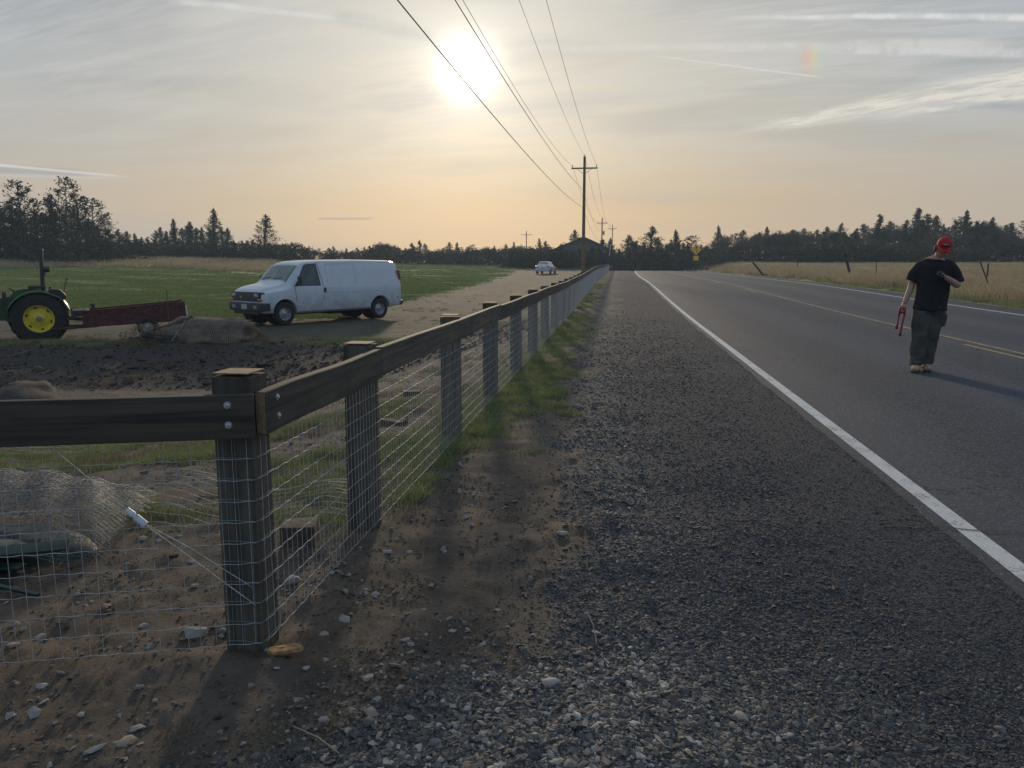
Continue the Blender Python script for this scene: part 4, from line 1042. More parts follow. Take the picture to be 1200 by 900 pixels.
def build_van():
    t = thing('cargo_van', (0, 0, 0), 0, 'white windowless cargo van parked on the yard beyond the fence', 'van')
    T = ([0, .05, .14, .5, .95, 1.12, 1.60, 1.80, 2.05, 2.5, 4.2, 5.7, 5.95, 6.08, 6.16, 6.20], [1.04, 1.12, 1.17, 1.25, 1.33, 1.40, 1.90, 2.01, 2.06, 2.09, 2.11, 2.09, 2.06, 2.00, 1.80, 1.60])
    Bt = ([0, .1, 1.6, 5.0, 6.2], [.46, .40, .36, .38, .48])
    Hf = ([0, .06, .22, .7, 1.3, 5.9, 6.12, 6.2], [.86, .92, .965, .99, 1.0, 1.0, .985, .95])
    Rw = ([0, .3, .95, 1.15, 1.7, 2.2, 5.9, 6.2], [.74, .80, .82, .80, .76, .80, .80, .76])
    Be = ([0, 1.0, 1.3, 6.2], [1.0, 1.12, 1.22, 1.24])
    b = Body(6.2, 2.0, T, Bt, Hf, Rw, Be)
    body = b.mesh('body', van_paint(), t, 110, cuts=[(1.0, .40, .44), (4.92, .40, .44)])
    # glass
    b.patch('windscreen', [(1.17, -.40), (1.17, .40), (1.66, .37), (1.66, -.37)], GLASS_L, t, .008, 16)
    for sd in (1, -1):
        b.patch('door_window', [(1.42, .600), (2.36, .605), (2.30, .42), (1.93, .42)], GLASS, t, .008, 12, sd)
        b.patch('window_seal', [(1.36, .612), (2.41, .616), (2.35, .405), (1.90, .405)], DARK_PLASTIC, t, .004, 12, sd)
        dr = seam(b, 'door', [(1.46, .99), (1.43, .8), (1.40, .66), (1.38, .61)], DARK_PLASTIC, t, .009, sd); seam(b, 'door_gap', [(2.48, .99), (2.50, .8), (2.50, .62), (2.42, .45), (2.38, .40)], DARK_PLASTIC, dr, .009, sd)
        seam(b, 'sill_seam', [(1.5, .955), (3.0, .955), (4.45, .955)], DARK_PLASTIC, t, .008, sd)
        seam(b, 'rear_pillar_seam', [(5.98, .95), (6.0, .8), (6.0, .62), (5.95, .43)], mat('shadow_seam', (.30,.32,.34)), t, .006, sd)
        bm = BM(); p = b.pt(5.55, .80*sd); box(bm, (p.x, p.y, p.z), (.17, .012, .20), bevel=.004); obj('fuel_flap', bm, mat('flap_white', (.50,.53,.56), .4), t, 30)
        bm = BM(); p = b.pt(5.9, .84*sd); box(bm, (p.x, p.y+sd*.004, p.z), (.10, .012, .035)); obj('side_marker', bm, RED_LENS, t, 30)
        seam(b, 'body_crease', [(2.55, .73), (3.5, .735), (4.5, .735), (6.0, .73)], mat('shadow_seam', (.30,.32,.34), .5), t, .004, sd)
        if sd == -1: seam(b, 'side_door_gap', [(2.7, .96), (2.7, .6), (2.7, .42), (3.9, .42), (3.9, .6), (3.9, .96)], DARK_PLASTIC, t, .004, sd)
        bm = BM(); p = b.pt(2.55, .70*sd); box(bm, (p.x, p.y+sd*.018, p.z+.0), (.075, .035, .16), bevel=.01); obj('door_handle', bm, DARK_PLASTIC, t, 30)
        # mirror
        mr = bpy.data.objects.new('wing_mirror', None); link(mr, t); p = b.pt(1.50, .60*sd)
        bm = BM(); box(bm, (p.x+.0, p.y+sd*.14, p.z+.16), (.09, .17, .28), (0, 0, sd*.1), bevel=.03); box(bm, (p.x+.02, p.y+sd*.05, p.z+.06), (.05, .16, .05)); obj('mirror_shell', bm, DARK_PLASTIC, mr, 30)
        bm = BM(); box(bm, (p.x+.05, p.y+sd*.14, p.z+.16), (.006, .14, .24)); obj('mirror_glass', bm, CHROME, mr)
        # lamps
        bm = BM(); box(bm, (-.025, sd*.66, .965), (.10, .20, .11), (0, .06, 0), bevel=.012); obj('headlight', bm, CLEAR_LENS, t, 30)
        bm = BM(); box(bm, (.035, sd*.74, .835), (.16, .36, .06), (0, .0, sd*.42), bevel=.012); obj('turn_signal', bm, AMBER_LENS, t, 30)
        bm = BM(); box(bm, (6.145, sd*.885, 1.56), (.09, .13, .36), (0, -.22, sd*.2), bevel=.02); obj('tail_light', bm, RED_LENS, t, 30)
        bm = BM(); tube(bm, [b.pt(2.0+3.9*k/8, .385*sd)+Vector((0, 0, .004)) for k in range(9)], .006, 4); obj('roof_gutter', bm, mat('shadow_seam', (.4,.4,.4)), t)
    # grille and its surround
    bm = BM(); box(bm, (.02, 0, .92), (.11, 1.66, .30), (0, .05, 0), bevel=.03)
    for sd in (1, -1): box(bm, (.10, sd*.85, .92), (.20, .12, .29), (0, 0, sd*.45), bevel=.03)
    obj('grille_surround', bm, DARK_PLASTIC, t, 30)
    for k in range(5):
        bm = BM(); box(bm, (-.04, 0, .83+.04*k), (.02, 1.12, .014)); obj('grille_bar', bm, mat('grille_grey', (.06,.06,.065), .4), t)
    bm = BM()   # gold cross-shaped badge
    prism(bm, [(-.10, -.014), (-.035, -.014), (-.035, -.03), (.045, -.03), (.045, -.014), (.10, -.014), (.085, .014), (.035, .014), (.035, .03), (-.045, .03), (-.045, .014), (-.085, .014)], -.006, .006)
    o = obj('badge', bm, mat('gold_badge', (.75,.60,.22), .35, .4), t); o.rotation_euler = (0, 0, R(90)); o.location = (-.062, 0, .915)
    bm = BM(); box(bm, (-.03, 0, .60), (.18, 1.86, .26), bevel=.045)
    for sd in (1, -1): box(bm, (.20, sd*.90, .60), (.46, .14, .26), (0, 0, sd*.12), bevel=.04)
    box(bm, (.04, 0, .42), (.12, 1.5, .12), bevel=.03)
    obj('front_bumper', bm, DARK_PLASTIC, t, 30)
    for sd in (1, -1):
        bm = BM(); box(bm, (-.122, sd*.62, .60), (.012, .20, .10)); o = obj('fog_light', bm, mat('dull_lens', (.30,.31,.30), .3), t)
    bm = BM(); box(bm, (-.128, .0, .60), (.01, .32, .16)); obj('number_plate', bm, mat('plate_blank', (.40,.42,.42), .4), t)
    bm = BM(); box(bm, (6.25, 0, .55), (.16, 1.90, .18), bevel=.03); obj('rear_bumper', bm, DARK_PLASTIC, t, 30)
    bm = BM(); box(bm, (3.0, 0, .36), (5.2, 1.2, .12)); box(bm, (3.9, .35, .30), (.9, .5, .2), bevel=.04); cyl(bm, (4.92, -.8, .37), (4.92, .8, .37), .06); cyl(bm, (1.0, -.8, .37), (1.0, .8, .37), .05); obj('underbody', bm, mat('underbody_black', (.02,.02,.02), .9), t)
    for (x_, z_) in ((1.0, .37), (4.92, .37)):
        for sd in (1, -1):
            # open wheel well linings
            bm = BM(); cyl(bm, (x_, sd*.42, .42), (x_, sd*.62, .42), .435, n=32); obj('wheel_well', bm, mat('underbody_black', (.02,.02,.02)), t)
            bm = BM()
            lathe(bm, [(.440, sd*.975), (.455, sd*1.008), (.468, sd*.99)], 48, 'y', (x_, 0, .40))
            bmesh.ops.delete(bm, geom=[v for v in bm.verts if v.co.z < .40], context='VERTS')
            obj('wheel_arch', bm, mat('arch_white', (.60,.61,.62), .5), t, 40)
            wheel('wheel', .372, .25, .215, mat('steel_rim', (.36,.37,.38), .45, .5), t, (x_, sd*.855, z_), sd, hub_m=CHROME, spokes=8)
    # short overhangs: the nose and the tail drawn in beyond the wheel arches
    for ch in list(t.children):
        if ch.type == 'MESH':
            for v in ch.data.vertices:
                gx = v.co.x+ch.location.x
                if gx < .54: v.co.x += (.54-gx)*.38
                elif gx > 5.40: v.co.x -= (gx-5.40)*.32
    for ch in t.children:
        if ch.name.startswith('badge'): ch.location.x = .54-(.54+.062)*.62-.004
    # wiper
    bm = BM(); tube(bm, [b.pt(1.18, .25)+Vector((-.02, 0, .02)), b.pt(1.24, .05)+Vector((-.02, 0, .02))], .008, 4); tube(bm, [b.pt(1.18, -.05)+Vector((-.02, 0, .02)), b.pt(1.24, -.25)+Vector((-.02, 0, .02))], .008, 4); obj('wiper', bm, DARK_PLASTIC, t)
    # steering wheel and seats seen through glass are dark; door handle side roof trim above
    return t
van = build_van()
VA, VB = Vector((-10.6, 23.6)), Vector((-8.48, 26.9))         # under the near front wheel, under the near rear wheel
vd = (VB-VA).normalized(); va = math.atan2(vd.y, vd.x)
# local +x is nose to tail; the side toward the camera is local -y
def place_vehicle(o, A, ang, lx, ly, lift=0):
    """puts the body's point (lx, ly) over A"""
    c, s_ = math.cos(ang), math.sin(ang); x_ = A.x-(c*lx-s_*ly); y_ = A.y-(s_*lx+c*ly)
    o.location = (x_, y_, lift); o.rotation_euler = (0, 0, ang)
place_vehicle(van, VA, va, 1.0, -.95, -.54)

# ---- pale hatchback far down the yard, seen from behind
def build_car():
    t = thing('parked_car', (0, 0, 0), 0, 'small silver car parked far away in front of the dark trees', 'car')
    T = ([0, .2, .9, 1.15, 1.75, 2.3, 3.3, 3.9, 4.2, 4.4], [.68, .80, .92, .98, 1.40, 1.47, 1.44, 1.20, 1.00, .80])
    b = Body(4.4, 1.8, T, ([0, 4.4], [.28, .32]), ([0, .3, 1, 4, 4.4], [.70, .84, .90, .89, .80]), ([0, 1, 1.7, 3.3, 4.4], [.68, .66, .60, .60, .66]), ([0, 4.4], [.74, .96]))
    silver = mat('silver_paint', (.55,.56,.58), .3, .2, coat=.5)
    b.mesh('body', silver, t, 50, cuts=[(.85, .32, .35), (3.45, .32, .35)])
    b.patch('windscreen', [(1.18, -.36), (1.18, .36), (1.7, .34), (1.7, -.34)], GLASS, t, .008, 8)
    b.patch('rear_window', [(3.38, -.36), (3.38, .36), (3.88, .37), (3.88, -.37)], GLASS, t, .008, 8)
    for sd in (1, -1):
        b.patch('side_window', [(1.5, .60), (3.6, .60), (3.2, .43), (1.85, .43)], GLASS, t, .006, 8, sd)
        bm = BM(); box(bm, (4.28, sd*.68, .86), (.16, .26, .16), (0, 0, sd*.25), bevel=.02); obj('tail_light', bm, RED_LENS, t, 30)
        for x_ in (.85, 3.45): wheel('wheel', .31, .2, .19, mat('alloy_rim', (.4,.4,.42), .35, .6), t, (x_, sd*.80, .31), sd)
    bm = BM(); box(bm, (4.38, 0, .48), (.14, 1.6, .2), bevel=.05); obj('rear_bumper', bm, silver, t, 30)
    bm = BM(); box(bm, (4.43, 0, .70), (.02, .34, .12)); obj('number_plate', bm, mat('plate_blank', (.4,.42,.42)), t)
    return t
car = build_car(); place_vehicle(car, Vector((-8.7, 91)), R(-97), 3.9, 0, Hs(-8.6, 92)+.02)

# ---- tractor; local x forward, the side seen is local +y
def build_tractor():
    t = thing('tractor', (0, 0, 0), 0, 'green tractor with yellow wheel rims and roll bar hitched to a red trailer', 'tractor')
    RR, RWY = .675, .62
    for sd in (1, -1):
        w_ = wheel('rear_wheel', RR, .38, .36, YELLOW_PAINT, t, (0, sd*RWY, RR), sd, lugs=20, hub_m=mat('grey_hub', (.22,.21,.18), .6), spokes=6)
        wheel('front_wheel', .36, .22, .19, YELLOW_PAINT, t, (1.62, sd*.58, .36), sd, lugs=16)
        # fender: curved sheet over the wheel
        bm = BM(); pts = []
        for k in range(15):
            a = R(15+k*10.5); rr_ = RR+.07+(.03 if k > 10 else 0)
            pts.append((math.cos(a)*rr_, RR+math.sin(a)*rr_))
        rings = []
        for x_, z_ in pts: rings.append([bm.verts.new((x_, sd*y_, z_+dz_)) for y_, dz_ in ((.36, .0), (.80, .0), (.83, -.03), (.83, -.05), (.80, -.02), (.36, -.02))])
        for A, B in zip(rings, rings[1:]):
            for k in range(6): bm.faces.new((A[k], A[(k+1) % 6], B[(k+1) % 6], B[k]))
        bm.faces.new(rings[0][::-1]); bm.faces.new(rings[-1]); bmesh.ops.recalc_face_normals(bm, faces=bm.faces[:])
        a0 = [(.30, .75), (.66, .80), (.76, .95), (.70, 1.20), (.45, 1.42), (.1, 1.45), (-.2, 1.4), (-.3, .9)]
        prism(bm, a0, sd*.35, sd*.37)
        obj('fender', bm, GREEN_PAINT, t, 30)
        bm = BM(); box(bm, (-.02, sd*.50, 1.50), (.42, .16, .07), bevel=.02); o = obj('fender_pad', bm, SEAT_BLACK, t, 30)
    bm = BM(); prism(bm, [(-.35, .55), (.7, .50), (.75, .62), (1.5, .62), (1.95, .60), (1.95, .72), (.7, .80), (-.3, .85)], -.22, .22); cyl(bm, (0, -.6, RR), (0, .6, RR), .10); cyl(bm, (1.62, -.6, .38), (1.62, .6, .38), .06); box(bm, (.35, 0, .62), (.8, .9, .05)); obj('chassis', bm, GREEN_PAINT, t, 30)
    bm = BM(); prism(bm, [(.72, .78), (.72, 1.20), (.9, 1.26), (1.5, 1.20), (1.95, 1.08), (2.03, .95), (2.0, .72)], -.24, .24); bmesh.ops.bevel(bm, geom=[e for e in bm.edges if e.calc_length() > .2], offset=.03, segments=2, affect='EDGES'); obj('hood', bm, GREEN_PAINT, t, 30)
    bm = BM(); box(bm, (2.02, 0, .88), (.04, .36, .26), bevel=.01); obj('grille', bm, DARK_PLASTIC, t)
    bm = BM(); cyl(bm, (1.35, -.12, 1.2), (1.35, -.12, 1.75), .03, n=10); obj('exhaust_pipe', bm, DARK_PLASTIC, t, 30)
    bm = BM(); prism(bm, [(.70, .75), (.74, 1.24), (.62, 1.26), (.58, .75)], -.2, .2); obj('dashboard', bm, DARK_PLASTIC, t, 30)
    sw = bpy.data.objects.new('steering_wheel', None); link(sw, t); sw.location = (.52, 0, 1.38); sw.rotation_euler = (0, R(-38), 0)
    bm = BM(); tube(bm, [(.19*math.cos(k*math.pi/12), .19*math.sin(k*math.pi/12), 0) for k in range(25)], .014, 6, False); obj('steering_rim', bm, SEAT_BLACK, sw, 60)
    bm = BM(); [cyl(bm, (0, 0, -.01), (.18*math.cos(a), .18*math.sin(a), 0), .009, n=6) for a in (0, 2.1, 4.2)]; cyl(bm, (0, 0, 0), (0, 0, -.30), .018, n=8); obj('steering_column', bm, DARK_PLASTIC, sw)
    bm = BM(); box(bm, (-.05, 0, 1.12), (.46, .46, .10), (0, .08, 0), bevel=.035); obj('seat', bm, SEAT_BLACK, t, 30)
    bm = BM(); box(bm, (-.30, 0, 1.32), (.09, .44, .38), (0, -.15, 0), bevel=.035); obj('backrest', bm, SEAT_BLACK, t, 30)
    # roll bar
    bm = BM()
    for sd in (1, -1): box(bm, (-.12-.03, sd*.50, 1.62), (.09, .06, 1.75), (0, -.03, 0), bevel=.008)
    box(bm, (-.185, 0, 2.49), (.09, 1.05, .07), bevel=.01); obj('roll_bar', bm, DARK_PLASTIC, t, 30)
    for sd in (1, -1):
        bm = BM(); cyl(bm, (-.22, sd*.56, 1.98), (-.34, sd*.56, 1.98), .085, .075, n=16); box(bm, (-.2, sd*.53, 1.90), (.06, .04, .18)); obj('work_lamp', bm, DARK_PLASTIC, t, 30)
    bm = BM(); cyl(bm, (-.62, .5, 1.36), (-.72, .5, 1.70), .012, n=6); ball(bm, (-.725, .5, 1.72), (.028,)*3, 1); obj('lever', bm, DARK_PLASTIC, t)
    bm = BM(); prism(bm, [(-.30, 1.30), (-.28, 1.46), (-.55, 1.44), (-.68, 1.28), (-.66, 1.16)], .38, .78); bmesh.ops.bevel(bm, geom=bm.edges[:], offset=.02, segments=2, affect='EDGES'); obj('rear_box', bm, mat('dark_maroon', (.035,.02,.022), .5), t, 30)
    bm = BM()
    for sd in (1, -1): box(bm, (-.80, sd*.34, .62), (.80, .05, .06), (0, -.12, 0)); box(bm, (-.62, sd*.34, .82), (.04, .04, .45), (0, .25, 0))
    cyl(bm, (-.40, 0, .95), (-1.0, 0, .80), .035, n=8); box(bm, (-.7, 0, .42), (.7, .08, .04)); obj('three_point_hitch', bm, DARK_PLASTIC, t)
    bm = BM(); cyl(bm, (.50, .42, 1.05), (.62, .44, 1.38), .012, n=6); box(bm, (.75, .50, 1.22), (.10, .07, .36), (0, -.1, 0), bevel=.03); obj('side_console', bm, DARK_PLASTIC, t, 30)
    return t
trc = build_tractor()
trc.rotation_euler = (0, 0, R(218)); trc.location = (-15.72, 19.2, -.70)
TM = trc.matrix_basis.copy()

# ---- red trailer (a long narrow spreader box), local x from hitch to tail
def build_trailer():
    t = thing('box_trailer', (0, 0, 0), 0, 'long low dark red box trailer tipped up at its tail behind the tractor', 'trailer')
    L, hw, z0, h0, h1 = 2.55, .50, .36, .44, .55
    for sd in (1, -1):
        bm = BM(); prism(bm, [(0, z0), (L, z0+.02), (L, z0+h1), (0, z0+h0)], sd*hw, sd*(hw+.035)); 
        obj('side_panel', bm, RUST_RED, t)
        for x_ in (.05, .9, 1.8, L-.05):
            bm = BM(); box(bm, (x_, sd*(hw+.05), z0+.24), (.05, .03, .42)); obj('stake_rib', bm, RUST_RED, t)
        bm = BM(); box(bm, (L/2, sd*(hw+.02), z0+.48), (L-.1, .075, .03), (0, -.0416, 0)); obj('top_rail', bm, RUST_RED, t)
    bm = BM(); box(bm, (.02, 0, z0+.25), (.04, 2*hw-.01, .42)); obj('front_panel', bm, RUST_RED, t)
    bm = BM(); box(bm, (L/2, 0, z0+.03), (L-.1, 2*hw-.01, .05)); obj('floor', bm, mat('trailer_floor', (.06,.05,.045), .9), t)
    bm = BM(); box(bm, (L-.03, 0, z0+.26), (.04, 2*hw-.01, .5)); obj('tailgate', bm, RUST_RED, t)
    bm = BM(); box(bm, (L+.03, -hw-.03, z0+.30), (.03, .03, .28)); obj('tail_bracket', bm, mat('white_plastic', (.6,.6,.6)), t)
    bm = BM(); box(bm, (-.05, 0, z0+.38), (.4, .8, .16), bevel=.03); box(bm, (.28, -hw+.1, z0+.56), (.10, .10, .12)); obj('gearbox', bm, mat('dark_scrap', (.05,.05,.05), .8), t, 30)
    bm = BM(); tube(bm, [(-.85, .1, .32), (-.1, .25, z0-.0), (.3, .25, z0)], .035, 6); tube(bm, [(-.85, .1, .32), (-.1, -.25, z0-.0), (.3, -.25, z0)], .035, 6); obj('drawbar', bm, RUST_RED, t)
    for sd in (1, -1): wheel('wheel', .27, .17, .14, mat('pale_rim', (.38,.40,.40), .5, .3), t, (1.55, sd*.66, .27), sd)
    bm = BM(); cyl(bm, (1.55, -.66, .27), (1.55, .66, .27), .03, n=8); box(bm, (1.55, 0, .34), (.1, 1.0, .14)); obj('axle', bm, mat('dark_scrap', (.05,.05,.05)), t)
    return t
trl = build_trailer()
A_ = Vector((-14.35, 19.15)); B_ = Vector((-12.3, 20.55)); ta = math.atan2((B_-A_).y, (B_-A_).x)
trl.rotation_euler = Euler((0, -.038, ta)); trl.location = (A_.x, A_.y, Hs(-12.5, 19)-.02)
bm = BM(); cyl(bm, (0, 0, 0), (.01, 0, 1.35), .012, n=5)
tag(obj('rusty_rod', bm, mat('rust_rod', (.16,.06,.04), .9), None, None, (-12.05, 19.4, Hs(-12.05, 19.4))), 'thin rusty rod standing upright in front of the trailer tail', 'rod')

# ================================================================ person
def remeshed(name, bm, m, parent, vox, smooth_n=3, disp=None, cap=None):
    o = obj(name, bm, m)
    md = o.modifiers.new('r', 'REMESH'); md.mode = 'VOXEL'; md.voxel_size = vox; md.use_smooth_shade = True
    md = o.modifiers.new('s', 'SMOOTH'); md.iterations = smooth_n; md.factor = .5
    bpy.context.view_layer.update(); dg = bpy.context.evaluated_depsgraph_get()
    me = bpy.data.meshes.new_from_object(o.evaluated_get(dg)); o.modifiers.clear(); o.data = me; me.name = name
    if disp:
        me.update()
        for v in me.vertices: v.co = v.co + v.normal*disp(v.co)
    smooth_mesh(me); o.parent = parent; return o
SKIN = mat('skin', (.46,.27,.19), .55, var=.1, scale=12)
SHIRT = mat('black_tshirt', (.012,.012,.014), .9, var=.25, scale=6)
PANTS = mat('dark_work_trousers', (.045,.048,.044), .9, var=.15, scale=5, c2=(.105,.100,.083))
HAIR = mat('brown_hair', (.16,.10,.06), .8, var=.4, scale=60)
CAP = mat('red_cap', (.42,.012,.018), .75, var=.12, scale=20)
BOOT = mat('tan_boot', (.42,.29,.16), .85, var=.3, scale=25)
SOLE = mat('boot_sole', (.03,.028,.026), .8)
def build_person():
    t = thing('person', (4.09, 10.90, .002), R(-20.7), 'person in red cap and black t-shirt on the road looking down at a phone', 'person')
    V3 = Vector
    bm = BM()       # one continuous body; -y faces the camera
    # torso, neck
    tube(bm, [(.03, .03, .86), (.035, .03, 1.0), (.04, .02, 1.15), (.05, .0, 1.30), (.055, .0, 1.42), (.06, .005, 1.49), (.07, .01, 1.53)], [(.15, .11), (.155, .11), (.155, .115), (.18, .12), (.19, .115), (.13, .09), (.06, .06)], 20, ref=(1, 0, 0))
    tube(bm, [(.065, .01, 1.46), (.085, -.02, 1.53), (.105, -.05, 1.60)], [(.062, .06), (.055, .056), (.055, .06)], 14)
    hc = V3((.135, -.10, 1.655)); hr = Euler((.44, .10, .12))
    HM = Matrix.Translation(hc) @ hr.to_matrix().to_4x4()
    def head_ball(c, s_, sub=3): bmesh.ops.create_icosphere(bm, subdivisions=sub, radius=1, matrix=HM @ Matrix.Translation(c) @ Matrix.Diagonal((*s_, 1)))
    head_ball((0, .01, .02), (.077, .096, .098)); head_ball((0, -.03, -.055), (.056, .062, .065)); head_ball((0, -.062, -.092), (.03, .028, .022), 2)
    head_ball((0, -.098, -.028), (.013, .02, .024), 2); head_ball((0, -.082, -.066), (.024, .013, .010), 2)
    for sd in (1, -1):
        head_ball((sd*.078, .012, -.012), (.010, .022, .032), 2); head_ball((sd*.030, -.082, .012), (.018, .012, .010), 2)
    # arms: image right arm bends to the phone
    def arm(pts, rs): tube(bm, pts, rs, 12)
    arm([(.19, .01, 1.41), (.26, .02, 1.34), (.310, .01, 1.24), (.325, -.03, 1.165)], [.058, .056, .050, .046])
    arm([(.325, -.03, 1.165), (.29, -.11, 1.185), (.225, -.20, 1.235), (.185, -.245, 1.265)], [.046, .045, .036, .028])
    arm([(-.08, .02, 1.41), (-.155, .02, 1.34), (-.195, .02, 1.24), (-.205, .01, 1.15)], [.058, .056, .048, .044])
    arm([(-.205, .01, 1.15), (-.225, -.01, 1.07), (-.255, -.035, .97), (-.275, -.05, .915)], [.044, .042, .034, .027])
    # hands: palm, four fingers, thumb
    P_ = V3((.155, -.272, 1.285))
    ball(bm, P_, (.045, .034, .018), 2, (.2, .25, .5))
    for k in range(4):
        b0 = P_+V3((-.030, -.026+.017*k, .004)); tube(bm, [b0, b0+V3((-.030, -.004, .006)), b0+V3((-.044, -.002, .022)), b0+V3((-.040, .0, .036))], [.0095, .009, .0085, .007], 8)
    tube(bm, [P_+V3((.01, -.028, .008)), P_+V3((-.004, -.048, .022)), P_+V3((-.022, -.050, .034))], [.012, .010, .008], 8)
    Q_ = V3((-.290, -.060, .875)); ball(bm, Q_, (.022, .036, .046), 2)
    for k in range(4):
        b0 = Q_+V3((-.004, -.030+.019*k, -.028)); tube(bm, [b0, b0+V3((-.012, 0, -.026)), b0+V3((.008, 0, -.044)), b0+V3((.026, 0, -.036)), b0+V3((.030, 0, -.018))], [.0105, .010, .009, .0085, .0075], 8)
    tube(bm, [Q_+V3((.005, -.030, .012)), Q_+V3((.026, -.046, -.012)), Q_+V3((.030, -.042, -.040))], [.012, .010, .008], 8)
    # legs
    tube(bm, [(-.035, .03, .92), (-.05, .02, .70), (-.062, .0, .48), (-.068, .02, .28), (-.072, .03, .08), (-.075, -.0, .04)], [.085, .08, .058, .055, .042, .05], 14, ref=(1, 0, 0))
    tube(bm, [(.10, .03, .92), (.095, .05, .70), (.075, .09, .48), (.055, .14, .28), (.04, .19, .09), (.04, .16, .04)], [.085, .08, .058, .055, .042, .05], 14, ref=(1, 0, 0))
    remeshed('body', bm, SKIN, t, .0075, 2)
    # trousers
    bm = BM()
    tube(bm, [(.035, .03, .80), (.037, .03, .90), (.04, .03, .99)], [(.175, .135), (.175, .135), (.165, .13)], 20, ref=(1, 0, 0))
    tube(bm, [(-.045, .03, .90), (-.055, .02, .70), (-.065, .005, .50), (-.07, .02, .30), (-.075, .02, .15), (-.075, .01, .085)], [(.122, .13), (.114, .125), (.106, .11), (.098, .105), (.094, .11), (.084, .115)], 18, ref=(1, 0, 0))
    tube(bm, [(.115, .03, .90), (.105, .05, .70), (.082, .09, .50), (.062, .13, .30), (.045, .17, .16), (.040, .17, .10)], [(.112, .13), (.102, .125), (.092, .11), (.088, .10), (.090, .105), (.084, .105)], 18, ref=(1, 0, 0))
    box(bm, (.215, .05, .70), (.035, .15, .17), (0, .06, 0), bevel=.012); box(bm, (-.16, .03, .66), (.03, .15, .17), (0, .0, 0), bevel=.012)
    def wrinkle(c):
        low = max(0, 1-abs(c.z-.18)/.22); kn = max(0, 1-abs(c.z-.5)/.12)
        return .012*mnoise.noise(V3((c.x*11, c.y*11, c.z*8)))+.010*low*mnoise.noise(V3((c.x*9, c.y*9, c.z*26+3)))+.006*kn*mnoise.noise(V3((c.x*9, c.y*9, c.z*20)))
    remeshed('trousers', bm, PANTS, t, .011, 2, wrinkle)
    # loose t-shirt
    bm = BM()
    tube(bm, [(.03, .03, .83), (.035, .025, .95), (.045, .015, 1.12), (.05, .0, 1.28), (.055, .0, 1.40), (.06, .010, 1.455), (.068, .030, 1.486)], [(.205, .155), (.20, .150), (.195, .145), (.205, .14), (.215, .13), (.168, .11), (.092, .072)], 24, ref=(1, 0, 0))
    tube(bm, [(.12, .01, 1.425), (.215, .015, 1.395), (.285, .02, 1.30), (.322, .01, 1.19)], [.082, .094, .090, .088], 16)
    tube(bm, [(-.02, .01, 1.425), (-.105, .015, 1.395), (-.165, .02, 1.31), (-.205, .02, 1.205)], [.082, .094, .088, .086], 16)
    def sw_(c): return .012*mnoise.noise(V3((c.x*9+c.z*4, c.y*9, c.z*7-c.x*5)))+.015*max(0, 1-(c.z-.83)/.35)*mnoise.noise(V3((c.x*14, c.y*14, c.z*3)))
    remeshed('t_shirt', bm, SHIRT, t, .011, 2, sw_)
    # hair behind the ears
    bm = BM()
    for k, (x_, y_, z_) in enumerate([(-.086, .02, -.02), (-.092, .03, -.045), (-.088, .015, -.06), (-.076, .06, -.06), (.08, .045, -.04), (.06, .07, -.05), (0, .088, -.045), (-.04, .082, -.05), (.035, .085, -.055)]):
        bmesh.ops.create_icosphere(bm, subdivisions=2, radius=1, matrix=HM @ Matrix.Translation((x_, y_, z_)) @ Matrix.Diagonal((.024, .028, .036, 1)))
    remeshed('hair', bm, HAIR, t, .007, 1, lambda c: .006*mnoise.noise(c*70))
    # cap with brim pointing at the phone
    bm = BM(); bmesh.ops.create_icosphere(bm, subdivisions=4, radius=1, matrix=HM @ Matrix.Translation((0, .008, .030)) @ Matrix.Diagonal((.090, .110, .098, 1)))
    inv_ = HM.inverted(); bmesh.ops.delete(bm, geom=[v for v in bm.verts if (inv_ @ v.co).z < .012], context='VERTS')
    bmesh.ops.solidify(bm, geom=bm.faces[:], thickness=.004)
    cp_ = obj('cap', bm, CAP, t, 60)
    bm = BM(); rows = []
    for j in range(7):
        q = j/6; row = []
        for i in range(15):
            a = R(-46+92*i/14); rr_ = (.088+.058*q*(math.cos(a*1.15)**.5 if abs(a*1.15) < 1.57 else 0)); row.append(bm.verts.new(HM @ V3((rr_*math.sin(a), .008-(rr_*1.15)*math.cos(a), -.0+.018-.022*q-.040*math.sin(a)**2))))
        rows.append(row)
    for A, B in zip(rows, rows[1:]):
        for i in range(14): bm.faces.new((A[i], A[i+1], B[i+1], B[i]))
    bmesh.ops.recalc_face_normals(bm, faces=bm.faces[:]); bmesh.ops.solidify(bm, geom=bm.faces[:], thickness=.005); obj('brim', bm, CAP, cp_, 40)
    # front mark on the cap: a dark bar with a pale scribble above it
    def cap_patch(nm, u0, u1, z0, z1, m_, off):
        bm = BM(); rows = []
        for j in range(4):
            z_ = z0+(z1-z0)*j/3; k_ = math.sqrt(max(0, 1-((z_-.03)/.112)**2)); row = []
            for i in range(9):
                a = u0+(u1-u0)*i/8; row.append(bm.verts.new(HM @ V3(((.096*k_+off)*math.sin(a), .008-(.112*k_+off)*math.cos(a), z_))))
            rows.append(row)
        for A, B in zip(rows, rows[1:]):
            for i in range(8): bm.faces.new((A[i], A[i+1], B[i+1], B[i]))
        bmesh.ops.recalc_face_normals(bm, faces=bm.faces[:]); bmesh.ops.solidify(bm, geom=bm.faces[:], thickness=.002)
        return obj(nm, bm, m_, cp_)
    cap_patch('cap_badge', -.42, .50, .048, .062, mat('badge_black', (.02,.01,.015), .7), .0025)
    cap_patch('cap_lettering', -.30, .40, .068, .078, mat('badge_grey', (.40,.30,.30), .7), .0025)
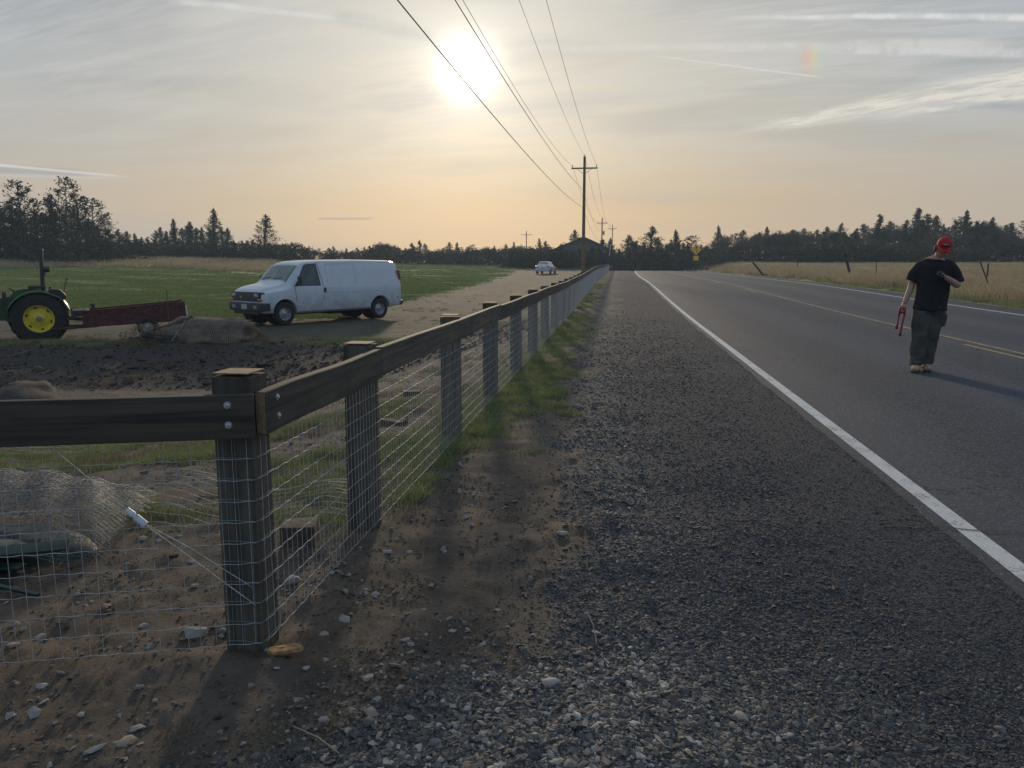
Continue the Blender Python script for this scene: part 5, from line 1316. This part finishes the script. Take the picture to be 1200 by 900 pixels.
    # boots
    for sd, (bx, by, rz_) in ((-1, (-.075, -.02, -.05)), (1, (.045, .15, .10))):
        bt = bpy.data.objects.new('boot', None); link(bt, t); bt.location = (bx, by, 0); bt.rotation_euler = (0, 0, rz_)
        bm = BM(); tube(bm, [(0, .03, .18), (0, .03, .12), (0, .02, .075)], [.056, .058, .062], 14); tube(bm, [(0, .085, .055), (0, .02, .065), (0, -.07, .06), (0, -.14, .05), (0, -.175, .04)], [(.040, .035), (.048, .045), (.050, .042), (.052, .034), (.034, .020)], 14)
        remeshed('boot_upper', bm, BOOT, bt, .008, 2)
        bm = BM(); pts = [(.0, .125), (.035, .11), (.043, .05), (.040, -.02), (.054, -.10), (.048, -.165), (.02, -.195)]; pl = [(x_, y_) for x_, y_ in pts]+[(-x_, y_) for x_, y_ in pts[::-1]][:-1]
        a = [bm.verts.new((x_, y_, .0)) for x_, y_ in pl]; b_ = [bm.verts.new((x_, y_, .026)) for x_, y_ in pl]; bm.faces.new(a); bm.faces.new(b_[::-1])
        for i in range(len(pl)): bm.faces.new((a[i], b_[i], b_[(i+1) % len(pl)], a[(i+1) % len(pl)]))
        bmesh.ops.recalc_face_normals(bm, faces=bm.faces[:]); obj('boot_sole', bm, SOLE, bt)
    # chest pocket mark
    bm = BM(); box(bm, (.115, -.152, 1.335), (.055, .006, .012), (0, 0, 0)); obj('chest_print', bm, mat('print_grey', (.16,.16,.16), .8), t)
    return t
prs = build_person()
PM = Matrix.Translation((4.09, 10.90, .002)) @ Matrix.Rotation(R(-20.7), 4, 'Z')
ph = thing('phone', PM @ Vector((.120, -.278, 1.312)), 0, 'dark phone held up in the bent hand of the walking person', 'phone', rot=(R(14), R(8), R(-14)))
bm = BM(); box(bm, (0, 0, 0), (.072, .145, .009), bevel=.003); obj('phone_case', bm, mat('phone_black', (.02,.02,.022), .35), ph, 30)
bm = BM(); box(bm, (0, 0, .0052), (.066, .138, .001)); obj('phone_screen', bm, mat('phone_glass', (.05,.06,.07), .08), ph)
tl = thing('hand_tool', PM @ Vector((-.288, -.06, .835)), 0, 'red handled fencing tool with two long arms hanging from the lowered hand', 'tool', rot=(R(4), R(4), R(-20.7)))
REDT = mat('red_tool', (.36,.012,.030), .4, coat=.3)
bm = BM(); box(bm, (0, 0, -.01), (.085, .05, .10), bevel=.015); cyl(bm, (-.02, -.03, .0), (-.02, .03, .0), .02, n=12); obj('tool_head', bm, REDT, tl, 30)
for k, (x0_, x1_, zl_) in enumerate(((-.030, -.040, -.24), (.032, .014, -.33))):
    bm = BM(); tube(bm, [(x0_, 0, -.05), ((x0_+x1_)/2, 0, -.2), (x1_, 0, zl_)], [.015, .016, .017], 8); hd = obj('handle', bm, REDT, tl, 40)
    bm = BM(); tube(bm, [(x1_, 0, zl_), (x1_*1.02, 0, zl_-.035)], .019, 8); obj('handle_grip', bm, DARK_PLASTIC, hd, 40)
    bm = BM(); tube(bm, [(x0_+.012, -.013, -.08), (x1_+.012, -.013, zl_+.02)], .004, 5); obj('handle_stripe', bm, mat('silver_stripe', (.6,.5,.52), .3, .6), hd, 40)

# ================================================================ utility poles and their wires
def pole(name, loc, Hh, r0, arm, label, low=(), ins=True, m=POLE_WOOD, rz=0, arm_z=None, group='utility poles'):
    t = thing(name, loc, rz, label, 'utility pole', group)
    bm = BM(); cyl(bm, (0, 0, -.3), (0, 0, Hh), r0, r0*.66, n=12); obj('mast', bm, m, t, 40)
    bm = BM(); cyl(bm, (0, 0, Hh), (0, 0, Hh+.10), .02, .03, n=6); ball(bm, (0, 0, Hh+.13), (.05, .05, .06), 1); obj('insulator', bm, mat('insulator_grey', (.16,.14,.13), .4), t)
    if arm:
        az_ = (arm_z or Hh-1.0)
        bm = BM(); box(bm, (0, -r0*.9, az_), (arm, .10, .12)); obj('crossarm', bm, m, t)
        for sd in (1, -1):
            bm = BM(); cyl(bm, (sd*arm*.28, -r0*.95, az_-.05), (sd*.05, -r0*.95, az_-.52), .018, n=5); obj('brace', bm, m, t)
            bm = BM(); cyl(bm, (sd*(arm/2-.08), -r0*.9, az_+.05), (sd*(arm/2-.08), -r0*.9, az_+.18), .02, n=6); ball(bm, (sd*(arm/2-.08), -r0*.9, az_+.23), (.055, .055, .08), 1); obj('insulator', bm, mat('insulator_grey', (.16,.14,.13)), t)
    for z_ in low:
        bm = BM(); box(bm, (-.0, -r0, z_), (.22, .12, .12)); obj('cable_clamp', bm, mat('insulator_grey', (.16,.14,.13)), t)
    return t
pz = lambda x_, y_: Hs(x_, y_)
P1 = (-3.17, 72.0, pz(-3.17, 72)); h1 = 10.95-P1[2]
pole('utility_pole', P1, h1, .17, 2.35, 'tall brown utility pole with crossarm standing behind the long fence', (6.45-P1[2], 8.04-P1[2]), arm_z=9.9-P1[2])
P0 = (-3.3, -18, 0.0)
p0_ = pole('utility_pole', P0, h1+.15, .17, 2.35, 'utility pole standing behind the photographer', (6.6, 8.2), arm_z=10.1)
P2 = (-3.4, 164, road_z(164)*1.0); pole('utility_pole', (P2[0], P2[1], float(P2[2])), 10.6-float(P2[2]), .16, 2.2, 'smaller utility pole with transformer just right of the house roof', (6.3, 8.0))
bm = BM(); cyl(bm, (-3.4+.35, 163.8, 7.2), (-3.4+.35, 163.8, 8.0), .18, n=12); box(bm, (-3.2, 163.8, 7.6), (.3, .1, .1)); 
o = obj('transformer', bm, mat('transformer_grey', (.20,.20,.19), .5), None, 30); tag(o, 'small grey transformer can fixed to the second utility pole', 'transformer')
P3 = (-1.55, 205, float(road_z(205))); pole('utility_pole', P3, 11.2-P3[2], .15, 2.2, 'farthest utility pole rising pale above the dark conifers', m=mat('pale_pole', (.36,.28,.17), .9))
P4 = (-26.8, 228.4, Hs(-26.8, 228)); pole('utility_pole', P4, 10.6-P4[2], .17, 3.2, 'lone distant utility pole with wide crossarm above the trees beyond the van', rz=.3)
# slim dark post without arms beside the bend
bm = BM(); cyl(bm, (0, 0, -.3), (0.0, 0, 6.2), .12, .08, n=8)
tag(obj('bare_pole', bm, mat('dark_post', (.05,.042,.036), .95), None, 40, (8.45, 119, Hs(8.45, 119))), 'slim dark bare pole at the roadside before the yellow sign', 'pole')
WIREM = mat('line_wire', (.05,.05,.052), .6, .4)
def span(a, b, sag, r, label, n=40, grp='overhead lines'):
    a, b = Vector(a), Vector(b); bm = BM()
    pts = [a.lerp(b, k/n)-Vector((0, 0, 4*sag*(k/n)*(1-k/n))) for k in range(n+1)]
    tube(bm, pts, r, 5); tag(obj('overhead_wire', bm, WIREM, None, 80), label, 'wire', grp)
ay = lambda p: p[1]-.15
z1a = 9.9+.25; 
span((-3.17+1.1, 71.85, z1a), (-3.3+1.1, -18.15, 10.35), 1.55, .0085, 'overhead wire to the right end of the near crossarm')
span((-3.17, 72, 11.05), (-3.3, -18, 11.2), 1.55, .0085, 'overhead wire to the top of the near pole')
span((-3.17-1.1, 71.85, z1a), (-3.3-1.1, -18.15, 10.35), 1.75, .0085, 'overhead wire to the left end of the near crossarm')
span((-3.27, 71.8, 8.04), (-3.8, -18.2, 8.2), 1.15, .012, 'thick overhead cable clamped below the crossarm')
span((-3.27, 71.8, 6.45), (-3.8, -18.2, 6.6), 1.0, .012, 'lowest overhead cable passing in front of the sun')
for dx_, z_a, z_b in ((1.1, z1a, 9.75), (0, 11.05, 10.7), (-1.1, z1a, 9.75), (-.1, 8.04, 8.0), (-.1, 6.45, 6.3)):
    span((-3.17+dx_, 72, z_a), (-3.4+dx_*.9, 163.9, z_b), 1.2, .012, 'thin overhead wire running on from the near pole to the smaller pole', 20, 'far overhead lines')
for dx_, z_a in ((1.0, 9.75), (-1.0, 9.75), (0, 10.7)):
    span((-3.4+dx_, 164, z_a), (-1.55+dx_, 205, z_a+.5), .6, .012, 'short overhead wire between the two farthest roadside poles', 10, 'farthest overhead lines')
# guy wire with its white guard in front of the conifers
bm = BM(); cyl(bm, (-1.62, 140, -.6), (-1.35, 140, 6.0), .022, n=5); g_ = obj('guy_wire', bm, WIREM); tag(g_, 'guy wire with a slanting white guard at the far end of the fence', 'guy wire')
bm = BM(); cyl(bm, (-1.55, 139.95, 2.6), (-1.28, 139.95, 4.8), .07, n=8); obj('guy_guard', bm, mat('white_guard', (.62,.64,.66), .4), g_)
# small box at the far end of the fence
bx = thing('mailbox', (-1.05, 118.5, float(road_z(118.5))), 0, 'small reddish brown box with a pale top at the far end of the fence', 'mailbox')
bm = BM(); box(bm, (0, 0, .35), (.55, .4, .55)); obj('box_body', bm, mat('red_brown', (.14,.05,.035), .8), bx)
bm = BM(); box(bm, (-.05, 0, .66), (.45, .42, .07)); obj('box_lid', bm, mat('pale_lid', (.5,.45,.4), .7), bx)
# yellow diamond warning sign
sg = thing('warning_sign', (9.1, 92.5, Hs(9.1, 92.5)), R(-4), 'yellow diamond warning sign with a black winding arrow over a small plate', 'road sign')
sg.location = (11.55, 119.0, Hs(11.55, 119.0)); YEL = mat('yellow_sign', (.85,.50,.04), .5, var=.08)
bm = BM(); cyl(bm, (0, .03, -.2), (0, .03, 4.1), .045, n=8); obj('sign_post', bm, mat('dark_post', (.05,.045,.04)), sg)
bm = BM(); prism(bm, [(-.80, 3.2), (0, 2.4), (.80, 3.2), (0, 4.0)], -.02, .0); sf = obj('sign_face', bm, YEL, sg)
bm = BM(); rows = [(-.06+.15, 2.72), (.14, 2.85), (.02, 3.05), (-.10, 3.2), (.02, 3.38), (.03, 3.5)]
for (xa, za), (xb, zb) in zip(rows, rows[1:]): prism(bm, [(xa-.04, za), (xa+.04, za), (xb+.04, zb+.02), (xb-.04, zb+.02)], -.032, -.021)
prism(bm, [(-.14, 3.5), (.20, 3.5), (.03, 3.74)], -.033, -.022); obj('winding_arrow', bm, mat('sign_black', (.01,.01,.01), .6), sf)
bm = BM(); prism(bm, [(-.38, 1.60), (.38, 1.60), (.38, 2.30), (-.38, 2.30)], -.02, 0); obj('speed_plate', bm, YEL, sg)

# leaning fence posts and stakes in the dry field
DK = mat('dark_post', (.05,.042,.036), .95)
def leaning(az_, D_, h_, lean, r_, label, name='leaning_post', brace=False):
    x_, y_ = D_*math.sin(R(az_)), D_*math.cos(R(az_)); z_ = Hs(x_, y_)
    bm = BM(); cyl(bm, (0, 0, -.15), (h_*math.sin(lean), 0, h_*math.cos(lean)), r_, r_*.9, n=7)
    if brace: cyl(bm, (-.1, 0, .1), (.9, 0, .35), r_*.7, n=6)
    return tag(obj(name, bm, DK, None, 40, (x_, y_, z_), (0, 0, -R(az_))), label, 'post')
leaning(15.9, 60, 1.95, -.28, .10, 'dark stout post leaning in the dry grass across the road')
leaning(10.35, 74, 1.7, -.75, .09, 'short dark post toppled over with its brace near the road bend', brace=True)
leaning(17.4, 64, 1.5, -.03, .03, 'thin upright stake beyond the stout leaning post')
leaning(24.15, 40, 1.45, -.42, .03, 'thin leaning stick in the dry grass beside the walking person')
leaning(23.75, 62, 1.0, .0, .06, 'small upright stub post beyond the thin leaning stick')
leaning(12.4, 96, 1.6, .1, .05, 'dark low stake behind the sign plate')

# ================================================================ house behind the pole
def build_house():
    t = thing('farmhouse', (0, 0, 0), 0, 'low farmhouse with a broad gabled roof half hidden by trees behind the pole', 'house')
    W_, Dp, ez, rz_ = 10.2, 9.0, 4.2, 6.6
    WALL = mat('house_wall', (.13,.125,.12), .9); ROOF = mat('roof_shingle', (.08,.075,.07), .9, scale=3)
    for nm, c, s_ in (('wall', (0, -Dp/2, ez/2), (W_, .2, ez)), ('wall', (0, Dp/2, ez/2), (W_, .2, ez)), ('wall', (-W_/2+.1, 0, ez/2), (.2, Dp-.2, ez)), ('wall', (W_/2-.1, 0, ez/2), (.2, Dp-.2, ez))):
        bm = BM(); box(bm, c, s_); obj(nm, bm, WALL, t)
    bm = BM(); prism(bm, [(-W_/2, ez), (W_/2, ez), (.3, rz_-.15)], -Dp/2+.05, Dp/2-.05); obj('gable', bm, WALL, t)
    for sd in (1, -1):
        bm = BM(); prism(bm, [(.3-.01*sd, rz_), (.3-.01*sd, rz_-.2), (sd*(W_/2+.7), ez-.25), (sd*(W_/2+.7), ez-.05)], -Dp/2-.6, Dp/2+.6); obj('roof', bm, ROOF, t)
    for x_ in (-3.4, -.2, 2.2, 4.1):
        bm = BM(); box(bm, (x_, -Dp/2-.11, 3.2), (1.3, .06, 1.2)); f = obj('window', bm, mat('white_frame', (.6,.6,.6)), t)
        bm = BM(); box(bm, (x_, -Dp/2-.15, 3.2), (1.1, .03, 1.0)); obj('pane', bm, GLASS, f)
    bm = BM(); box(bm, (-2.2, -Dp/2-.12, 1.1), (1, .06, 2.1)); obj('door', bm, DARK_PLASTIC, t)
    return t
hs = build_house(); hs.location = (-6.9, 150, Hs(-7.2, 150)-.7); hs.rotation_euler = (0, 0, .05)

# ================================================================ trees
def tree_mesh(kind, seed):
    """returns (trunk mesh, crown mesh), about 1 m scale: height 1"""
    rd = random.Random(seed*97+3); tb = BM(); cb = BM()
    def leaf(c, sz, rx=1.0):
        d1 = Vector([rd.uniform(-1, 1) for _ in range(3)]).normalized(); d2 = d1.cross(Vector([rd.uniform(-1, 1) for _ in range(3)]))
        if d2.length < .1: return
        d2.normalize(); s_ = sz*rd.uniform(.6, 1.4)
        cb.faces.new([cb.verts.new(c+d1*s_), cb.verts.new(c+d2*s_*.6), cb.verts.new(c-d1*s_*.8), cb.verts.new(c-d2*s_*.6)])
    def clump(c, rad, n, sz, flat=.7):
        for _ in range(n):
            v = Vector([rd.gauss(0, .5) for _ in range(3)]); v.z *= flat; leaf(c+v*rad, sz)
    lean = rd.uniform(-.05, .05)
    ax = lambda z: Vector((lean*z+.012*math.sin(z*9+seed), .012*math.cos(z*7+seed), z))
    if kind in ('spire', 'fir', 'juniper', 'open'):
        tube(tb, [ax(k/8*.97) if k else ax(-.03) for k in range(9)], [.020*(1-k/8.6)+.002 for k in range(9)], 7)
        nb = {'spire': 84, 'fir': 92, 'juniper': 98, 'open': 72}[kind]
        wmax = {'spire': .19, 'fir': .27, 'juniper': .36, 'open': .34}[kind]
        low = {'spire': .06, 'fir': .08, 'juniper': .10, 'open': .20}[kind]
        for i in range(nb):
            z = low+(1-low)*(i+rd.random())/nb
            q = (z-low)/(1-low)
            if kind in ('spire', 'fir'): prof = (1-q)**.8*(.55+.45*min(1, q*6))
            elif kind == 'juniper': prof = (math.sin(math.pi*min(1, q*.86+.16))**.7)*(1-.45*q)
            else: prof = (math.sin(math.pi*min(1, q*.75+.22))**.6)*(1-.35*q)
            L = wmax*prof*rd.uniform(.5, 1.2)+.012; a = rd.uniform(0, 6.28); up = rd.uniform(.0, .5) if kind != 'open' else rd.uniform(.1, .8)
            b0 = ax(z*.97); b1 = b0+Vector((math.cos(a)*L, math.sin(a)*L, up*L))
            tube(tb, [b0, b0.lerp(b1, .5)+Vector((0, 0, -.008)), b1], [.0045*(1-z*.6), .003, .0012], 4, False)
            n_c = 3 if L > .08 else 2
            for k in range(n_c):
                t_ = .4+.6*(k+.7)/n_c; cc = b0.lerp(b1, t_)
                clump(cc, .048*(1.1-.4*q)*(1.2 if kind == 'juniper' else 1)*rd.uniform(.6, 1.3), 10 if kind != 'open' else 8, .0135 if kind != 'open' else .0125, .7)
            if q < .9 and kind != 'open': clump(b0, .07*(1-q*.5), 8, .016)
        clump(ax(.98), .016, 12, .009, 1.8)
    elif kind == 'bare':
        def grow(p, d, L, r_, dep):
            q = p+d*L; mid = p.lerp(q, .5)+Vector([rd.uniform(-1, 1)*L*.06 for _ in range(3)])
            tube(tb, [p, mid, q], [r_, r_*.85, r_*.68], 5 if dep > 2 else 3, False)
            if dep == 0:
                for _ in range(5):
                    e = (d+Vector([rd.uniform(-.9, .9) for _ in range(3)])).normalized()*L*rd.uniform(.5, 1.1); s_ = e.cross(Vector((rd.random(), rd.random(), rd.random()))).normalized()*.0016
                    o_ = p.lerp(q, rd.uniform(.2, 1)); cb.faces.new([cb.verts.new(o_-s_), cb.verts.new(o_+s_), cb.verts.new(o_+e)])
                return
            for k in range(4 if dep >= 4 else 3):
                nd = (d+Vector((rd.uniform(-.75, .75), rd.uniform(-.75, .75), rd.uniform(-.15, .45)))).normalized()
                grow(p.lerp(q, rd.uniform(.6, 1.0)), nd, L*rd.uniform(.64, .86), r_*.62, dep-1)
        for k in range(2): grow(Vector((rd.uniform(-.02, .02), 0, -.02)), Vector((rd.uniform(-.25, .25), rd.uniform(-.25, .25), 1)).normalized(), .23, .018, 5)
        zmax = max(v.co.z for v in cb.verts)
        for b_ in (tb, cb):
            for v in b_.verts: v.co /= zmax
    else:    # broad bush
        for k in range(7):
            a = rd.uniform(0, 6.28); e = Vector((math.cos(a)*.35, math.sin(a)*.35, rd.uniform(.5, .85))); tube(tb, [Vector((0, 0, -.03)), e*.5, e], [.02, .012, .004], 4, False)
        for i in range(130):
            a = rd.uniform(0, 6.28); q = rd.random()**.5*1.0; z = rd.uniform(.03, .92)*(1-.45*q**2); clump(Vector((math.cos(a)*q, math.sin(a)*q, z)), .15, 14, .040)
    out = []
    for b_, nm, m_ in ((tb, 'trunk', BARK), (cb, 'crown', {'spire': FOL_DARK, 'fir': FOL_DARK, 'juniper': FOL, 'open': FOL, 'bare': BARE, 'bush': BUSH}[kind])):
        me = bpy.data.meshes.new(nm); b_.normal_update(); b_.to_mesh(me); b_.free(); me.materials.append(m_); out.append(me)
    return out
TREES = {k: [tree_mesh(k, s_) for s_ in range(n_)] for k, n_ in (('spire', 3), ('fir', 3), ('juniper', 4), ('open', 3), ('bare', 4), ('bush', 3))}
NAME = {'spire': 'conifer_tree', 'fir': 'fir_tree', 'juniper': 'juniper_tree', 'open': 'pine_tree', 'bare': 'bare_tree', 'bush': 'bush'}
def tree(kind, px_az, D_, h_, label, group=None, w=1.0, idx=None, sink=.0):
    x_, y_ = D_*math.sin(R(px_az)), D_*math.cos(R(px_az)); z_ = Hs(x_, y_)-sink
    t = thing(NAME[kind], (x_, y_, z_), random.uniform(0, 6.28), label, 'bush' if kind == 'bush' else 'tree', group)
    t.scale = (h_*w, h_*w, h_)
    tm, cm = random.choice(TREES[kind]) if idx is None else TREES[kind][idx % len(TREES[kind])]
    link(bpy.data.objects.new('trunk', tm), t); link(bpy.data.objects.new('crown', cm), t)
    return t
F9 = 900.
def px_dir(px, py):      # picture of the place measured as bearings: azimuth and tangent of elevation
    xx, yy = (px-600)/F9, (450-py)/F9
    fwd = Vector((-math.sin(YAW)*math.cos(PITCH), math.cos(YAW)*math.cos(PITCH), -math.sin(PITCH))); rt = Vector((math.cos(YAW), math.sin(YAW), 0)); up = rt.cross(fwd)
    v = fwd+rt*xx+up*yy; return math.degrees(math.atan2(v.x, v.y)), v.z/math.hypot(v.x, v.y)
def ridge(px, pts): return float(np.interp(px, [p[0] for p in pts], [p[1] for p in pts]))
SKL = [(-260, 235), (-60, 240), (0, 238), (60, 245), (120, 262), (135, 272), (155, 270), (170, 277), (185, 272), (205, 268), (235, 268), (262, 266), (275, 284), (290, 285), (325, 283), (335, 292), (380, 291), (410, 294), (440, 289), (460, 290), (480, 293), (510, 294), (530, 290), (560, 289), (585, 291), (615, 296), (640, 292), (660, 296), (690, 300), (705, 292), (740, 285), (765, 282), (790, 285), (810, 288), (830, 284), (860, 272), (880, 275), (900, 268), (930, 268), (950, 272), (975, 266), (1000, 268), (1020, 264), (1040, 262), (1060, 264), (1090, 257), (1115, 258), (1150, 256), (1180, 260), (1200, 264), (1300, 258), (1500, 250)]
def spot_of(px):
    for lim, txt in ((20, 'at the frame edge behind the tractor'), (75, 'behind the tractor'), (140, 'beyond the red trailer'), (215, 'beyond the green field above the trailer tail'), (270, 'beyond the green field above the van nose'),
                     (345, 'above the van windscreen'), (400, 'above the middle of the van roof'), (470, 'above the tail of the van'), (540, 'just past the van tail'), (612, 'below the distant wide pole'), (645, 'above the parked car'), (705, 'around the farmhouse'),
                     (745, 'at the far end of the fence'), (790, 'over the end of the road'), (850, 'round the yellow sign'), (905, 'above the toppled post'), (960, 'between toppled and stout leaning posts'), (1010, 'above the stout leaning post'), (1065, 'just before the walking person'),
                     (1125, 'behind the walking person'), (1200, 'past the walking person')):
        if px < lim: return txt
    return 'beyond the frame edge over the dry field'
ADJ = {'spire': ('slender conifer', 'tall slender conifer'), 'fir': ('dark fir', 'high dark fir'), 'juniper': ('rounded juniper', 'tall rounded juniper'), 'open': ('thin crowned pine', 'tall thin crowned pine'), 'bare': ('leafless brownish tree', 'tall leafless brownish tree'), 'bush': ('low dark bush', 'high dark bush')}
def group_label(kind, px, top, D_):
    hi = top < ridge(px, SKL)-1 if kind != 'bush' else top < 289
    row = 'in front' if D_ < 142 else ('midway back' if D_ < 160 else 'at the back')
    return ADJ[kind][1 if hi else 0] + ' ' + row + ' ' + spot_of(px)
def put(px, top, D_, kind, label, group=None, w=1.0, idx=None):
    if group:
        label = group_label(kind, px, top, D_)
        group = {'spire': 'conifers', 'fir': 'firs', 'juniper': 'junipers', 'open': 'pines', 'bare': 'leafless trees', 'bush': 'bushes'}[kind] + ' ' + spot_of(px)
    a_, t_ = px_dir(px, top); z_ = Hs(D_*math.sin(R(a_)), D_*math.cos(R(a_)))
    return tree(kind, a_, D_, max(1.2, CAM_H+t_*D_-z_), label, group, w, idx)
# trees one can pick out against the sky
KEY = [(-14, 240, 118, 'open', 1.0, 'broken topped pine at the very edge of the near clump'), (18, 211, 112, 'open', .85, 'tall open crowned pine with sky showing through its top'),
 (38, 232, 120, 'open', .8, 'thin lower pine between the two tallest of the near clump'), (58, 226, 118, 'juniper', .8, 'dark juniper leaning on the tallest tree of the near clump'),
 (74, 207, 112, 'open', .72, 'tallest pointed tree of the near clump beyond the tractor'), (88, 226, 117, 'open', .8, 'ragged pine just past the tallest tree beyond the tractor'),
 (106, 232, 114, 'open', .85, 'pine with wispy outer branches ending the near clump'), (122, 250, 116, 'open', .7, 'small wispy tree on the open flank of the near clump'),
 (202, 256, 150, 'fir', .9, 'pointed fir in the middle of the group beyond the green field'), (223, 259, 152, 'juniper', .8, 'narrow juniper beside the pointed fir'),
 (249, 244, 145, 'fir', 1.0, 'highest fir of the group beyond the green field'), (309, 251, 138, 'juniper', 1.0, 'rounded juniper standing alone above the van cab with clear sky round it'),
 (492, 281, 175, 'juniper', .8, 'small round topped tree just past the van tail'), (602, 283, 180, 'fir', .8, 'small dark cone shaped tree below the distant pole'),
 (632, 279, 165, 'fir', .9, 'dark triangular tree just before the house'), (672, 269, 170, 'juniper', 1.0, 'bushy tree rising over the house roof'),
 (716, 279, 150, 'fir', 1.1, 'dense dark fir right of the house beside the guy wire'), (735, 275, 158, 'juniper', 1.1, 'rounded dark tree closing the end of the road'),
 (764, 264, 140, 'juniper', 1.0, 'tall layered juniper standing over the far end of the road'), (793, 270, 150, 'spire', 1.3, 'narrow conifer beside the slim bare pole'),
 (812, 276, 150, 'open', 1.2, 'gappy pine above the yellow sign with sky between its boughs'), (842, 264, 165, 'fir', .9, 'conifer cresting the wood past the yellow sign'),
 (1075, 243, 170, 'spire', 1.3, 'tallest spire of the wood across the road'), (1135, 246, 172, 'fir', .9, 'broad fir just beyond the walking person'), (1032, 250, 168, 'spire', 1.2, 'slender spire left of the walking person'), (1165, 254, 172, 'fir', .9, 'dark fir near the picture edge above the dry field')]
for px, top, D_, k, w_, lb in KEY: put(px, top, D_, k, lb, None, w_*(1.0 if k != 'open' else 1.15))
def back_row():
    px = -250
    while px < 1420:
        dens = 10 if px < 140 else (7.5 if px < 850 else 8)
        top = ridge(px, SKL)+random.gauss(-.5, 4.2)
        if px < 130: D_ = random.uniform(112, 132); kinds = ['open', 'juniper', 'juniper']; g_ = ('dark pine in the clump beyond the tractor', 'near clump trees')
        elif px < 340: D_ = random.uniform(140, 165); kinds = ['juniper', 'fir', 'juniper']; g_ = ('dark evergreen in the row beyond the green field', 'field edge trees')
        elif px < 690: D_ = random.uniform(160, 195); kinds = ['juniper', 'open', 'bare', 'juniper', 'fir']; g_ = ('low tree in the distant belt behind the van and car', 'distant belt trees')
        elif px < 850: D_ = random.uniform(150, 178); kinds = ['juniper', 'fir', 'juniper', 'spire']; g_ = ('dark conifer massed where the road ends', 'road end trees')
        else: D_ = random.uniform(155, 190); kinds = ['spire', 'fir', 'juniper', 'juniper', 'open', 'bare']; g_ = ('conifer in the long wood across the dry field', 'wood across the road')
        k = random.choice(kinds); put(px, top, D_, k, g_[0], g_[1], random.uniform(.9, 1.25) if k != 'spire' else random.uniform(1.2, 1.6))
        px += dens*random.uniform(.7, 1.3)
back_row()
def front_row(p0, p1, step, D0, D1, t0, t1, kinds, label, group, w=(1.0, 1.3)):
    px = p0
    while px < p1:
        a_, _ = px_dir(px, 300); D_ = random.uniform(D0, D1); k = random.choice(kinds)
        put(px, random.uniform(t0, t1), D_, k, label, group, random.uniform(*w)); px += step*random.uniform(.7, 1.3)
front_row(-240, 140, 16, 108, 122, 264, 286, ['bush', 'juniper', 'bush'], 'low dark growth under the near clump of pines', 'understorey of the near clump', (1.0, 1.3))
front_row(135, 345, 9, 130, 142, 278, 292, ['bush', 'juniper', 'bush'], 'low bush at the foot of the field edge evergreens', 'field edge bushes')
front_row(335, 700, 8, 140, 165, 286, 296, ['bush', 'bush', 'bare', 'juniper'], 'low scrub in front of the distant tree belt', 'distant scrub', (1.2, 1.6))
front_row(600, 710, 7, 122, 140, 284, 298, ['bush', 'bush', 'juniper'], 'dark shrub screening the lower half of the house', 'shrubs around the house', (1.1, 1.4))
front_row(705, 850, 8, 142, 152, 284, 297, ['bush', 'juniper', 'fir'], 'dark undergrowth closing the view past the end of the road', 'undergrowth at the road end', (1.2, 1.5))
front_row(850, 1420, 12, 138, 158, 266, 284, ['bare', 'bare', 'bare', 'juniper'], 'leafless brownish tree along the front of the wood', 'leafless trees', (1.0, 1.35))
front_row(840, 1420, 16, 128, 140, 282, 294, ['bush', 'bush', 'bare', 'bush'], 'low brush where the dry field meets the wood', 'brush at the wood edge', (1.3, 1.8))
put(832, 303, 124, 'bush', 'round dark bush on the verge beside the yellow sign', None, 1.3)

# ================================================================ evening haze
bm = BM(); box(bm, (0, 150, 9), (900, 700, 26))
m_h = bpy.data.materials.new('haze_air'); m_h.use_nodes = True; hh = Sh(m_h.node_tree)
pv = hh.node('ShaderNodeVolumePrincipled', {'Color': (.62,.80,1.0), 'Density': .0006, 'Anisotropy': .3})
hh.node('ShaderNodeOutputMaterial', {'Volume': pv.outputs[0]})
hz_ = obj('haze', bm, m_h); hz_['kind'] = 'stuff'
S.cycles.volume_max_steps = 64
